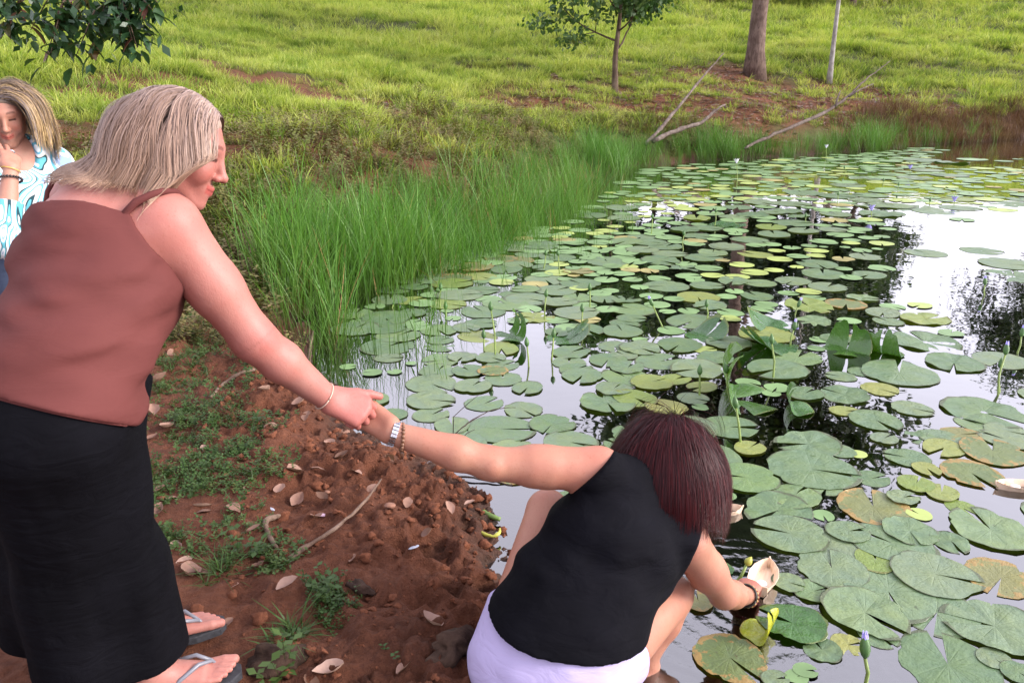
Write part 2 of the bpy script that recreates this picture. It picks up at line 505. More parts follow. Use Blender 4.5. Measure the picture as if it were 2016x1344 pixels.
m = Mat('blouse_print')
p = m.obj()
mp = m.n('ShaderNodeMapping'); mp.inputs['Scale'].default_value = (1.0, 1.0, 0.72); mp.inputs['Rotation'].default_value = (0.3, 0.6, 0.5)
m.lk(p, mp.inputs['Vector'])
nd = m.n('ShaderNodeTexNoise'); nd.inputs['Scale'].default_value = 3.4; nd.inputs['Detail'].default_value = 0.6
nd.inputs['Distortion'].default_value = 2.6
m.lk(mp.outputs[0], nd.inputs['Vector'])
band = m.math('FRACT', m.math('MULTIPLY', nd.outputs['Fac'], 5.0))
r_ = m.n('ShaderNodeValToRGB'); r_.color_ramp.interpolation = 'CONSTANT'
e = r_.color_ramp.elements
cols = [(0.0, (0.62, 0.68, 0.74)), (0.22, (0.12, 0.38, 0.52)), (0.40, (0.60, 0.66, 0.72)), (0.52, (0.22, 0.34, 0.55)), (0.64, (0.64, 0.70, 0.76)), (0.76, (0.10, 0.35, 0.42)), (0.88, (0.012, 0.05, 0.065)), (0.96, (0.58, 0.55, 0.52))]
while len(e) < len(cols): e.new(0.5)
for el, (q_, c_) in zip(e, cols): el.position = q_; el.color = (*c_, 1)
m.lk(band, r_.inputs['Fac'])
m.col(r_.outputs[0]); m.rough(0.7, 0.25)
m.bump(m.noise(p, 14, 3), 0.2, 0.03)
M['blouse'] = m.m

def hair_mat(name, rough=0.38, spec=0.45):
    m = Mat(name)
    m.col(m.attr('tint')); m.rough(rough, spec)
    M[name] = m.m
hair_mat('hair_blond', 0.45, 0.4); hair_mat('hair_red', 0.45, 0.16)

m = Mat('pine_veneer')
mp = m.n('ShaderNodeMapping'); mp.inputs['Scale'].default_value = (6, 60, 60); m.lk(m.obj(), mp.inputs['Vector'])
n = m.noise(mp.outputs[0], 2.2, 5, 0.6, 0.4)
m.col(m.ramp(n, [(0.3, (0.78, 0.55, 0.37)), (0.7, (0.86, 0.68, 0.51))])); m.rough(0.55, 0.35)
m.bump(n, 0.1, 0.003)
M['veneer'] = m.m
simple('wax', (0.82, 0.78, 0.76), 0.4, 0.5, 0.04)
simple('tin', (0.72, 0.70, 0.70), 0.3, 0.5, 0.05)
simple('wick', (0.7, 0.66, 0.6), 0.8)
simple('sandal_sole', (0.035, 0.036, 0.042), 0.8, 0.3, 0.3, 90, 0.4)
simple('sandal_strap', (0.17, 0.175, 0.205), 0.35, 0.5, 0.15)
simple('bead_brown', (0.16, 0.075, 0.04), 0.35, 0.5, 0.5, 60)
simple('bead_gold', (0.28, 0.17, 0.05), 0.35, 0.6, 0.5, 60)
simple('bead_red', (0.24, 0.02, 0.025), 0.35, 0.5, 0.3, 60)
simple('bead_black', (0.015, 0.012, 0.012), 0.4, 0.5)
simple('cord_cream', (0.55, 0.42, 0.33), 0.6)
simple('cord_yellow', (0.62, 0.40, 0.08), 0.5)
m = Mat('steel'); m.col((0.62, 0.63, 0.68)); m.rough(m.ramp(m.noise(m.obj(), 220, 2), [(0.3, 0.15), (0.7, 0.4)])); m.b.inputs['Metallic'].default_value = 1.0
M['steel'] = m.m
simple('stem_green', (0.17, 0.24, 0.05), 0.4, 0.45, 0.25, 20)
simple('bud_green', (0.055, 0.13, 0.03), 0.4, 0.45, 0.3, 40)
simple('petal_lilac', (0.40, 0.36, 0.80), 0.5, 0.3, 0.15, 40)
simple('petal_white', (0.74, 0.74, 0.84), 0.5, 0.3, 0.08, 40)
simple('stamen_yellow', (0.70, 0.50, 0.06), 0.6)
simple('feather_grey', (0.36, 0.38, 0.45), 0.7, 0.3, 0.3, 60)
simple('petal_fallen', (0.50, 0.34, 0.42), 0.6, 0.3, 0.2, 60)
simple('pod_green', (0.12, 0.19, 0.045), 0.45, 0.4, 0.35, 40)
simple('pod_yellow', (0.38, 0.38, 0.06), 0.45, 0.4, 0.3, 40)
simple('stone_brown', (0.24, 0.12, 0.08), 0.8, 0.3, 0.3, 30, 0.5)
# ------------------------------------------------------------------ terrain
SHORE = np.array([(2.2, .3), (1.3, .85), (.8, 1.3), (.42, 1.62), (.2, 1.95), (.06, 2.3), (.004, 2.51), (-.1, 2.88), (-.337, 3.19), (-.60, 3.42),
    (-.83, 3.89), (-1.1, 4.43), (-1.3, 4.9), (-1.5, 5.6), (-1.5, 6.5), (-1.2, 7.5), (-.75, 8.6), (-.1, 9.8), (.6, 11.5), (1.3, 13.5),
    (2.2, 15.9), (3.6, 17.0), (5.5, 18.0), (8, 19.4), (11.5, 21.9), (15, 23.8), (24, 26.5), (34, 20), (34, 6), (20, -2), (6, -1.5)])

def shore_dist(x, y):
    """+ on land, - over the pond"""
    x = np.asarray(x, float); y = np.asarray(y, float)
    best = np.full(x.shape, 1e9); inside = np.zeros(x.shape, bool)
    n = len(SHORE)
    for i in range(n):
        ax, ay = SHORE[i]; bx, by = SHORE[(i + 1) % n]
        dx, dy = bx - ax, by - ay
        t = np.clip(((x - ax) * dx + (y - ay) * dy) / (dx * dx + dy * dy), 0, 1)
        best = np.minimum(best, (x - ax - t * dx) ** 2 + (y - ay - t * dy) ** 2)
        c = ((ay > y) != (by > y)) & (x < dx * (y - ay) / (dy if dy else 1e-9) + ax)
        inside ^= c
    d = np.sqrt(best)
    return np.where(inside, -d, d)

PITS = [(*onplane(px, py, .15)[:2], R, dp) for (px, py, R, dp) in [(858, 1062, .055, .075), (905, 995, .05, .055), (738, 932, .045, .045), (955, 1120, .05, .055), (690, 1000, .035, .035), (815, 1180, .05, .045), (880, 1140, .045, .06), (705, 880, .045, .045), (925, 1225, .05, .05), (640, 935, .04, .03), (780, 1080, .04, .045), (975, 1050, .04, .045), (820, 920, .045, .05), (610, 840, .04, .03), (480, 1180, .06, .02), (660, 1250, .05, .02)]]
def ground_h(x, y, d=None, fine=True):
    x = np.asarray(x, float); y = np.asarray(y, float)
    if d is None: d = shore_dist(x, y)
    w = 0.07 * fbm(x * 1.7, y * 1.7, 3)               # ragged water's edge
    dd = d + w * ss(-1, 0, d) * (1 - ss(.5, 1.2, d))
    near = 0.17 * ss(-0.02, 0.55, dd) + 0.05 * ss(.5, 2.5, dd)
    ramp = ss(3.2, 9.5, y)
    hill = ramp * (0.27 * ss(0.2, 1.5, d) + 0.215 * np.clip(d - 0.8, 0, 5.2) + 0.165 * np.clip(d - 6.0, 0, 34) + .10 * np.clip(d - 40, 0, 14) - .07 * np.clip(d - 60, 0, 60))
    lump = ramp * ss(.3, 2.5, d) * (0.40 * fbm(x * .33 + 4, y * .33, 3) + 0.16 * fbm(x * 1.3, y * 1.3 + 7, 3))
    lump = lump + (1 - ramp) * ss(.3, 1.5, d) * 0.06 * fbm(x * 1.1, y * 1.1, 3)
    land = near + hill + lump
    bed = -0.015 - 0.30 * np.clip(-dd, 0, 1.2) - 0.25 * np.clip(-dd - 1.2, 0, 3.5)
    h = np.where(dd > 0, land, bed)
    if fine:
        nearz = (1 - ss(4.5, 7, y)) * (1 - ss(2.0, 4.0, np.abs(x)))
        rough = nearz * ss(-.25, .02, d)
        tilled = rough * (0.30 + 0.90 * (1 - ss(.35, 1.1, d)))
        wl = np.clip(0.55 - worley(x * 11 + 3.2 * fbm(x * 9, y * 9, 3), y * 11 + 3.2 * fbm(x * 9 + 50, y * 9, 3)), 0, 1)
        wl2 = np.clip(0.5 - worley(x * 31, y * 31 + 1.5 * fbm(x * 11, y * 11, 2)), 0, 1)
        c = 0.045 * wl * (0.35 + ss(-.2, .3, fbm(x * 3.1, y * 3.1, 2))) + 0.018 * wl2 + 0.055 * fbm(x * 5, y * 5, 4) + 0.030 * np.abs(fbm(x * 15, y * 15, 3)) + 0.020 * fbm(x * 37, y * 37, 3)
        hol = -0.05 * ss(.15, .55, fbm(x * 2.6 + 31, y * 2.6 + 5, 3))   # heel prints and hollows
        h = h + tilled * (c + hol) * np.where(d > 0, 1, 0.3)
        for (cx, cy_, R, dp) in PITS:
            e = np.hypot(x - cx, y - cy_) * (1 + .5 * fbm(x * 9 + cx * 7, y * 9, 2)) / R
            h = h + np.where(d > -.05, 1, 0) * (-dp * np.exp(-e ** 3) + .38 * dp * np.exp(-((e - 1.45) / .4) ** 2))
    return h

def gz(x, y):
    return float(ground_h(np.array([x]), np.array([y]))[0])

def on_ground(px, py):
    """first meeting of the line of sight with the ground"""
    z = np.linspace(1.2, 60, 6000)
    r = (672 - py) / FPX
    X = (px - 1008) / FPX * z; Y = z * CT + r * z * ST; H = CAM_H - z * ST + r * z * CT
    g = ground_h(X, Y)
    i = int(np.argmax(H < g))
    return np.array([X[i], Y[i], g[i]])

def axis(lo, hi, step, far_lo, far_hi, grow):
    a = list(np.arange(lo, hi, step))
    s = step
    while a[-1] < far_hi: s = min(s * grow, 6); a.append(a[-1] + s)
    s = step
    while a[0] > far_lo: s = min(s * grow, 6); a.insert(0, a[0] - s)
    return np.array(a)
gx = axis(-1.8, 0.65, 0.013, -90, 110, 1.065)
gy = axis(1.2, 3.85, 0.014, -30, 140, 1.045)
GX, GY = np.meshgrid(gx, gy, indexing='ij')
GD = shore_dist(GX, GY)
GH = ground_h(GX, GY, GD)
def bare_mask(x, y, d):
    """where the hillside shows bare red earth"""
    b = ss(.02, .20, fbm(x * .75 + 11, y * 1.0 + 3, 4) - .03 * np.clip(d - 4, 0, 30))
    b = b * .92 * (1 - ss(6, 11, d))
    for (cx, cy_, rx, ry) in [(4.2, 21.2, 3.0, 2.8), (7.8, 24.6, 4.2, 4.6), (11.4, 26.2, 3.2, 3.2), (1.0, 19.6, 2.4, 1.0), (-3.1, 14.2, 2.4, 1.0), (-4.2, 12.4, 1.0, .5), (-1.6, 17.8, 1.5, .6)]:
        e = ((x - cx) / rx) ** 2 + ((y - cy_) / ry) ** 2 + 0.9 * fbm(x * 1.3, y * 1.3, 3)
        b = np.maximum(b, 1 - ss(.45, 1.15, e))
    return b
BARE = bare_mask(GX, GY, GD)
ramp_ = ss(4.0, 7.5, GY - .35 * (GX + 2) * (GX < -2))
leftg = ss(-3.0, -4.2, GX)
GRASSY = np.clip(np.maximum(ramp_, leftg) * (1 - BARE * .95), 0, 1) * ss(0.05, .5, GD)
WET = 1 - ss(-0.04, 0.125, GH - 0.0 + 0.06 * fbm(GX * 7, GY * 7, 3))
nx, ny = len(gx), len(gy)
idx = np.arange(nx * ny).reshape(nx, ny)
Q = np.stack([idx[:-1, :-1], idx[1:, :-1], idx[1:, 1:], idx[:-1, 1:]], -1).reshape(-1, 4)
gme = mesh_np('ground', np.stack([GX, GY, GH], -1).reshape(-1, 3), Q, M['ground'], True, None,
              {'grassy': GRASSY.ravel(), 'wet': WET.ravel()})
tag(link('ground', gme), kind='structure')

# water sheet
wx = np.linspace(-2.2, 36, 40); wy = np.linspace(-3, 28, 40)
WX, WY = np.meshgrid(wx, wy, indexing='ij')
wi = np.arange(1600).reshape(40, 40)
WQ = np.stack([wi[:-1, :-1], wi[1:, :-1], wi[1:, 1:], wi[:-1, 1:]], -1).reshape(-1, 4)
tag(link('water', mesh_np('water', np.stack([WX, WY, 0 * WX], -1).reshape(-1, 3), WQ, M['water'])), kind='structure')

# ------------------------------------------------------------------ instanced ground cover (uncountable: stuff)
def scatter_group(name, variants):
    c = bpy.data.collections.new(name + '_kinds')
    for i, me in enumerate(variants):
        o = bpy.data.objects.new('%s_kind_%d' % (name, i), me); c.objects.link(o)
    ng = bpy.data.node_groups.new(name + '_scatter', 'GeometryNodeTree')
    ng.interface.new_socket('Geometry', in_out='INPUT', socket_type='NodeSocketGeometry')
    ng.interface.new_socket('Geometry', in_out='OUTPUT', socket_type='NodeSocketGeometry')
    N, L = ng.nodes, ng.links
    gi = N.new('NodeGroupInput'); go = N.new('NodeGroupOutput')
    ci = N.new('GeometryNodeCollectionInfo'); ci.inputs['Collection'].default_value = c
    ci.inputs['Separate Children'].default_value = True; ci.inputs['Reset Children'].default_value = True
    ip = N.new('GeometryNodeInstanceOnPoints'); ip.inputs['Pick Instance'].default_value = True
    def na(nm, dt):
        a = N.new('GeometryNodeInputNamedAttribute'); a.data_type = dt; a.inputs['Name'].default_value = nm
        return a.outputs[0]
    e2r = N.new('FunctionNodeEulerToRotation')
    L.new(na('rot', 'FLOAT_VECTOR'), e2r.inputs[0])
    L.new(gi.outputs[0], ip.inputs['Points']); L.new(ci.outputs[0], ip.inputs['Instance'])
    L.new(na('vi', 'INT'), ip.inputs['Instance Index']); L.new(e2r.outputs[0], ip.inputs['Rotation'])
    L.new(na('scl', 'FLOAT_VECTOR'), ip.inputs['Scale']); L.new(ip.outputs[0], go.inputs[0])
    return ng

def scatter(name, variants, pts, scl, rs, label, cat, lean=0.12):
    pts = np.asarray(pts, float); n = len(pts)
    me = bpy.data.meshes.new(name); me.vertices.add(n); me.vertices.foreach_set('co', pts.astype(np.float32).ravel())
    scl = np.asarray(scl, float)
    if scl.ndim == 1: scl = np.repeat(scl[:, None], 3, 1)
    rot = np.stack([rs.randn(n) * lean, rs.randn(n) * lean, rs.rand(n) * 2 * pi], 1)
    a = me.attributes.new('rot', 'FLOAT_VECTOR', 'POINT'); a.data.foreach_set('vector', rot.astype(np.float32).ravel())
    a = me.attributes.new('scl', 'FLOAT_VECTOR', 'POINT'); a.data.foreach_set('vector', scl.astype(np.float32).ravel())
    a = me.attributes.new('vi', 'INT', 'POINT'); a.data.foreach_set('value', rs.randint(0, len(variants), n).astype(np.int32))
    me.update()
    o = link(name, me)
    md = o.modifiers.new('scatter', 'NODES'); md.node_group = scatter_group(name, variants)
    tag(o, label, cat, kind='stuff')
    return o

def blade_tuft(name, mat, seed, nblades, rad, hmin, hmax, width, bend, segs=4, spread=0.9):
    rs = np.random.RandomState(seed); V = []; Q = []; C = []; n = 0
    for i in range(nblades):
        a = rs.rand() * 2 * pi; r0 = rad * math.sqrt(rs.rand())
        base = np.array([cos(a) * r0, sin(a) * r0, -0.02])
        a2 = a + rs.randn() * spread
        out = np.array([cos(a2), sin(a2), 0]); side = np.array([-sin(a2 + rs.randn() * .6), cos(a2 + rs.randn() * .6), 0])
        h = rs.uniform(hmin, hmax); bd = bend * rs.uniform(.3, 1.5) * h
        for k in range(segs + 1):
            t = k / segs
            p = base + out * bd * t ** 2 + np.array([0, 0, h * (t - .28 * (bd / h) * t ** 2.2)])
            w = width * (1 - t ** 1.6) * (0.7 + .6 * t) + 0.0003
            V += [p - side * w, p + side * w]; g = min(1, t * 1.5)
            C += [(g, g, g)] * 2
            if k: Q.append((n + 2 * k - 2, n + 2 * k - 1, n + 2 * k + 1, n + 2 * k))
        n += 2 * (segs + 1)
    return mesh_np(name, V, Q, mat, True, np.array(C))

def sprig(name, mat, seed, nst, h, leaf, pairs, spread=.5):
    """small herb: thin stems with opposite leaves"""
    rs = np.random.RandomState(seed); V = []; Q = []; C = []; n = 0
    def quad(a, b, c, d, g):
        nonlocal n
        V.extend([a, b, c, d]); C.extend([(g, g, g)] * 4); Q.append((n, n + 1, n + 2, n + 3)); n += 4
    for i in range(nst):
        a = rs.rand() * 2 * pi; L = rs.uniform(.5, 1.1) * h
        d = unit([cos(a) * spread * rs.rand() * 1.6, sin(a) * spread * rs.rand() * 1.6, 1])
        b0 = np.array([rs.randn() * .02, rs.randn() * .02, -.01])
        sx = unit(np.cross(d, [0.3, .9, .1]))
        quad(b0 - sx * .0012, b0 + sx * .0012, b0 + d * L + sx * .0006, b0 + d * L - sx * .0006, .5)
        for k in range(pairs):
            t = (k + 1) / pairs
            p = b0 + d * L * t
            for s in (0, pi):
                aa = a + k * 1.7 + s + rs.randn() * .3
                o_ = np.array([cos(aa), sin(aa), rs.uniform(-.1, .5)]); o_ = unit(o_)
                w = unit(np.cross(o_, [0, 0, 1])) * leaf * rs.uniform(.22, .36)
                l = leaf * rs.uniform(.6, 1.15)
                quad(p, p + o_ * l * .5 + w, p + o_ * l, p + o_ * l * .5 - w, rs.uniform(.6, 1))
    return mesh_np(name, V, Q, mat, False, np.array(C))

def cand(rs, n, x0, x1, y0, y1):
    x = rs.uniform(x0, x1, n); y = rs.uniform(y0, y1, n)
    ratio = x / np.maximum(y, .1)
    keep = np.abs(ratio) < .92
    return x[keep], y[keep]

def put(x, y):
    d = shore_dist(x, y)
    return np.stack([x, y, ground_h(x, y, d)], 1), d

rs = np.random.RandomState(21)
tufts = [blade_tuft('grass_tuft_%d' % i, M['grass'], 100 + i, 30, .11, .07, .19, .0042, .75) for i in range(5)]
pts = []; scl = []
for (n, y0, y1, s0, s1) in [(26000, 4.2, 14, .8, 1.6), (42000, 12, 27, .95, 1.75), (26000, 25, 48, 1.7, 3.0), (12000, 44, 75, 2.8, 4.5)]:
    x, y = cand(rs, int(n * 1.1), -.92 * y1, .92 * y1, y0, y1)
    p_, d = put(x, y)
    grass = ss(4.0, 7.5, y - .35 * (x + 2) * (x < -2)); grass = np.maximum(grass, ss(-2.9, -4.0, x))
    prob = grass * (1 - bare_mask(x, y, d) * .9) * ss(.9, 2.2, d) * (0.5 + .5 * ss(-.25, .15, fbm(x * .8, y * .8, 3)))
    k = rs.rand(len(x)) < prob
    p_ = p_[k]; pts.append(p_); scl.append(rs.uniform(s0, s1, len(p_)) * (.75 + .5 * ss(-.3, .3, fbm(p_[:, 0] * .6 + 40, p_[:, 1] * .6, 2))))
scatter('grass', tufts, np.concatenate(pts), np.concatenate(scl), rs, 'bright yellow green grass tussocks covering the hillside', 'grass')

# reeds standing in the margin
def along(px_list):
    return [onplane(*q)[:2] for q in px_list]
rs = np.random.RandomState(5)
rk = [blade_tuft('reed_clump_%d' % i, M['reed'], 300 + i, 16, .10, .40, 1.05, .0038, .36, 5, 1.6) for i in range(5)]
x = rs.uniform(-4, 14, 60000); y = rs.uniform(4.2, 26, 60000)
d = shore_dist(x, y)
# width of the reed belt on both sides of the waterline, by distance
inner = np.interp(y, [4.2, 4.9, 5.6, 7, 8.5, 10, 12, 15, 17, 19, 21, 23], [.05, .22, .55, 1.0, 1.05, .9, .7, .55, .55, .6, .45, .1])
outer = np.interp(y, [4.2, 5, 6, 7, 8, 10, 13, 16, 19, 21], [.05, .22, .50, .62, .55, .5, .5, .55, .5, .3])
n_ = fbm(x * .9, y * .9, 3) * .4
inb = (d > -inner + n_ * .5) & (d < outer + n_)
dens = np.interp(y, [4.2, 6, 10, 16, 20, 23], [.62, .75, .55, .5, .5, .3])
edge = ss(0, .35, d + inner)
k = inb & (rs.rand(len(x)) < dens * (0.25 + .75 * edge) * (.35 + .65 * ss(-.12, .16, fbm(x * 1.6 + 9, y * 1.6, 3))))
p_ = np.stack([x[k], y[k], np.maximum(ground_h(x[k], y[k]), -.25)], 1)
sc_ = rs.uniform(.62, 1.05, len(p_)) * np.interp(p_[:, 1], [4.2, 5.2, 7, 10, 16], [.6, .92, 1.15, 1.06, .88]) * (.8 + .35 * ss(-.2, .2, fbm(p_[:, 0] * .8 + 3, p_[:, 1] * .8, 2)))
scatter('reeds', rk, p_, sc_, rs, 'tall green rushes crowding the pond margin', 'reeds', .10)
dk = [blade_tuft('dead_stalk_%d' % i, M['deadstalk'], 360 + i, 3, .06, .4, .95, .0035, .5, 5, 1.6) for i in range(3)]
k2 = inb & (y < 13) & (rs.rand(len(x)) < .05)
p_ = np.stack([x[k2], y[k2], np.maximum(ground_h(x[k2], y[k2]), -.25)], 1)
scatter('dead_stalks', dk, p_, rs.uniform(.6, 1.0, len(p_)), rs, 'orange brown dead stalks leaning among the green rushes', 'reeds', .35)
# thin stray rushes out in the water
k = (d < -inner) & (d > -inner - .75) & (y < 9.5) & (rs.rand(len(x)) < .075)
thin = [blade_tuft('thin_rush_%d' % i, M['reed'], 330 + i, 5, .05, .35, .8, .0024, .2, 5, 1.6) for i in range(4)]
p_ = np.stack([x[k], y[k], np.full(k.sum(), -.12)], 1)
scatter('stray_rushes', thin, p_, rs.uniform(.6, 1.1, len(p_)), rs, 'sparse thin rushes rising from open water between the pads', 'reeds', .12)

# brown weeds between reeds and grass, red brown sedge on the far right bank
wk = [sprig('dry_weed_%d' % i, M['dryweed'], 400 + i, 7, .30, .045, 5, .5) for i in range(4)]
x, y = cand(rs, 26000, -9, 9, 4.0, 19)
p_, d = put(x, y)
prob = ss(.1, .5, d) * (1 - ss(2.2, 3.6, d + 1.2 * fbm(x * .7, y * .7, 3))) * ss(4.0, 5.2, y) * np.interp(y, [4, 9, 19], [.9, .65, .4])
k = rs.rand(len(x)) < prob
scatter('brown_weeds', wk, p_[k], rs.uniform(.5, 1.15, k.sum()), rs, 'tangle of brown and olive weeds behind the rushes', 'weeds', .2)
rk2 = [blade_tuft('red_sedge_%d' % i, M['redweed'], 440 + i, 26, .16, .2, .6, .004, .5, 4, 1.4) for i in range(3)]
x = rs.uniform(7, 26, 9000); y = rs.uniform(17, 30, 9000); p_, d = put(x, y)
k = (d > -.25) & (d < 2.0 + fbm(x * .6, y * .6, 2)) & (rs.rand(len(x)) < ss(7.2, 10.5, x) * .8)
scatter('red_sedge', rk2, p_[k], rs.uniform(.6, 1.1, k.sum()), rs, 'red brown sedge along the far bank past the rushes', 'sedge', .15)
# leaf litter on the bare earth below the trees
lit = MB()
x = rs.uniform(-3, 15, 46000); y = rs.uniform(14, 30, 46000); p_, d = put(x, y)
k = (bare_mask(x, y, d) > .45) & (d > .4) & (rs.rand(len(x)) < .8)
lv = []; lq = []; lc = []
for q_ in p_[k]:
    a = rs.rand() * 2 * pi; l = rs.uniform(.035, .10); u = np.array([cos(a), sin(a), rs.uniform(-.3, .3)]) * l; w = np.array([-sin(a), cos(a), rs.uniform(-.3, .3)]) * l * .35
    b0 = q_ + [0, 0, .03]; n0 = len(lv)
    lv += [b0 - u, b0 + w, b0 + u, b0 - w]; lq.append((n0, n0 + 1, n0 + 2, n0 + 3))
tag(link('leaf_litter', mesh_np('leaf_litter', lv, lq, M['litter'], False)), 'dry fallen leaf litter strewn on bare earth below the trees', 'leaf litter', kind='stuff')

# low herbs on the near bank
hk = [sprig('herb_%d' % i, M['herb'], 500 + i, 6, .05, .014, 4, 1.0) for i in range(5)]
hp = []
for (px, py, rx, ry, n) in [(330, 700, 85, 65, 80), (420, 740, 95, 70, 75), (300, 780, 50, 90, 40), (430, 850, 95, 50, 80), (350, 930, 100, 45, 85), (450, 915, 90, 45, 70), (520, 820, 45, 40, 20), (390, 800, 60, 40, 40),
                            (345, 1050, 60, 22, 22), (470, 1010, 50, 40, 16), (545, 1080, 35, 40, 18), (640, 1150, 50, 35, 22), (430, 1080, 50, 25, 10), (560, 900, 40, 30, 8), (300, 960, 40, 40, 22), (660, 1190, 40, 22, 10)]:
    for i in range(n):
        a = rs.rand() * 2 * pi; r = math.sqrt(rs.rand())
        w_ = onplane(px + rx * r * cos(a), py + ry * r * sin(a), .21)
        hp.append((w_[0], w_[1]))
hp = np.array(hp)
scatter('ground_herbs', hk, np.stack([hp[:, 0], hp[:, 1], ground_h(hp[:, 0], hp[:, 1])], 1), rs.uniform(.55, 1.25, len(hp)), rs, 'low small-leaved green weeds creeping over the red bank', 'weeds', .3)
gk = [blade_tuft('bank_grass_%d' % i, M['herb'], 540 + i, 22, .035, .04, .11, .0035, 1.2, 4) for i in range(3)]
hp = []
for (px, py, n) in [(565, 1228, 7), (430, 1110, 5), (470, 1085, 4), (380, 600, 30), (330, 640, 30), (420, 640, 30), (370, 560, 40), (300, 680, 12)]:
    for i in range(n):
        w_ = onplane(px + rs.randn() * (22 if n < 10 else 45), py + rs.randn() * (9 if n < 10 else 30), .21); hp.append((w_[0], w_[1]))
hp = np.array(hp)
scatter('bank_grass', gk, np.stack([hp[:, 0], hp[:, 1], ground_h(hp[:, 0], hp[:, 1])], 1), rs.uniform(.6, 1.1, len(hp)), rs, 'short green grass tufts rooted in the red bank', 'grass', .2)

# ------------------------------------------------------------------ loose soil clods
ico_v = []; t_ = (1 + 5 ** .5) / 2
ICO = np.array([(-1, t_, 0), (1, t_, 0), (-1, -t_, 0), (1, -t_, 0), (0, -1, t_), (0, 1, t_), (0, -1, -t_), (0, 1, -t_), (t_, 0, -1), (t_, 0, 1), (-t_, 0, -1), (-t_, 0, 1)]) / math.sqrt(1 + t_ * t_)
ICOF = np.array([(0, 11, 5), (0, 5, 1), (0, 1, 7), (0, 7, 10), (0, 10, 11), (1, 5, 9), (5, 11, 4), (11, 10, 2), (10, 7, 6), (7, 1, 8), (3, 9, 4), (3, 4, 2), (3, 2, 6), (3, 6, 8), (3, 8, 9), (4, 9, 5), (2, 4, 11), (6, 2, 10), (8, 6, 7), (9, 8, 1)])
def subdiv(v, f):
    v = list(map(tuple, v)); mid = {}; nf = []
    def m_(a, b):
        k_ = (min(a, b), max(a, b))
        if k_ not in mid:
            q_ = unit((np.array(v[a]) + np.array(v[b])) / 2); v.append(tuple(q_)); mid[k_] = len(v) - 1
        return mid[k_]
    for a, b, c in f:
        x_, y_, z_ = m_(a, b), m_(b, c), m_(c, a)
        nf += [(a, x_, z_), (b, y_, x_), (c, z_, y_), (x_, y_, z_)]
    return np.array(v), np.array(nf)
ICO1, ICOF1 = subdiv(ICO, ICOF)
ICO2, ICOF2 = subdiv(ICO1, ICOF1)
def lump(c, r, seed, squash=.7, rough=.45, hi=False):
    v, f = (ICO2, ICOF2) if hi else (ICO1, ICOF1)
    n = vnoise3(v * 1.7 + seed * 7.31) + .5 * vnoise3(v * 4.3 + seed * 3.1)
    return np.asarray(c) + v * (1 + rough * 2 * n)[:, None] * np.array([r, r, r * squash]), f
x = rs.uniform(-1.5, .5, 16000); y = rs.uniform(1.2, 4.2, 16000); d = shore_dist(x, y)
k = (d > -.03) & (d < 1.4) & (rs.rand(len(x)) < .32 * (1 - ss(.15, 1.0, d)) + .04)
x, y = x[k], y[k]; h = ground_h(x, y)
cv = []; cf = []; o_ = 0
for i in range(len(x)):
    r = .003 + .017 * rs.rand() ** 5
    v, f = lump((0, 0, 0), r, i * .37, .8, .8); a_ = rs.rand() * 6.28; st_ = rs.uniform(.6, 1.5); v = np.stack([(v[:, 0] * cos(a_) - v[:, 1] * sin(a_)) * st_, v[:, 0] * sin(a_) + v[:, 1] * cos(a_), v[:, 2] + .3 * v[:, 0] * rs.randn()], 1) + (x[i], y[i], h[i] + r * .1)
    cv.append(v); cf.append(f + o_); o_ += len(v)
tag(link('soil_clods', mesh_np('soil_clods', np.concatenate(cv), np.concatenate(cf), M['clod'], False)), 'crumbly red soil clods on the trodden pond edge', 'soil', kind='stuff')
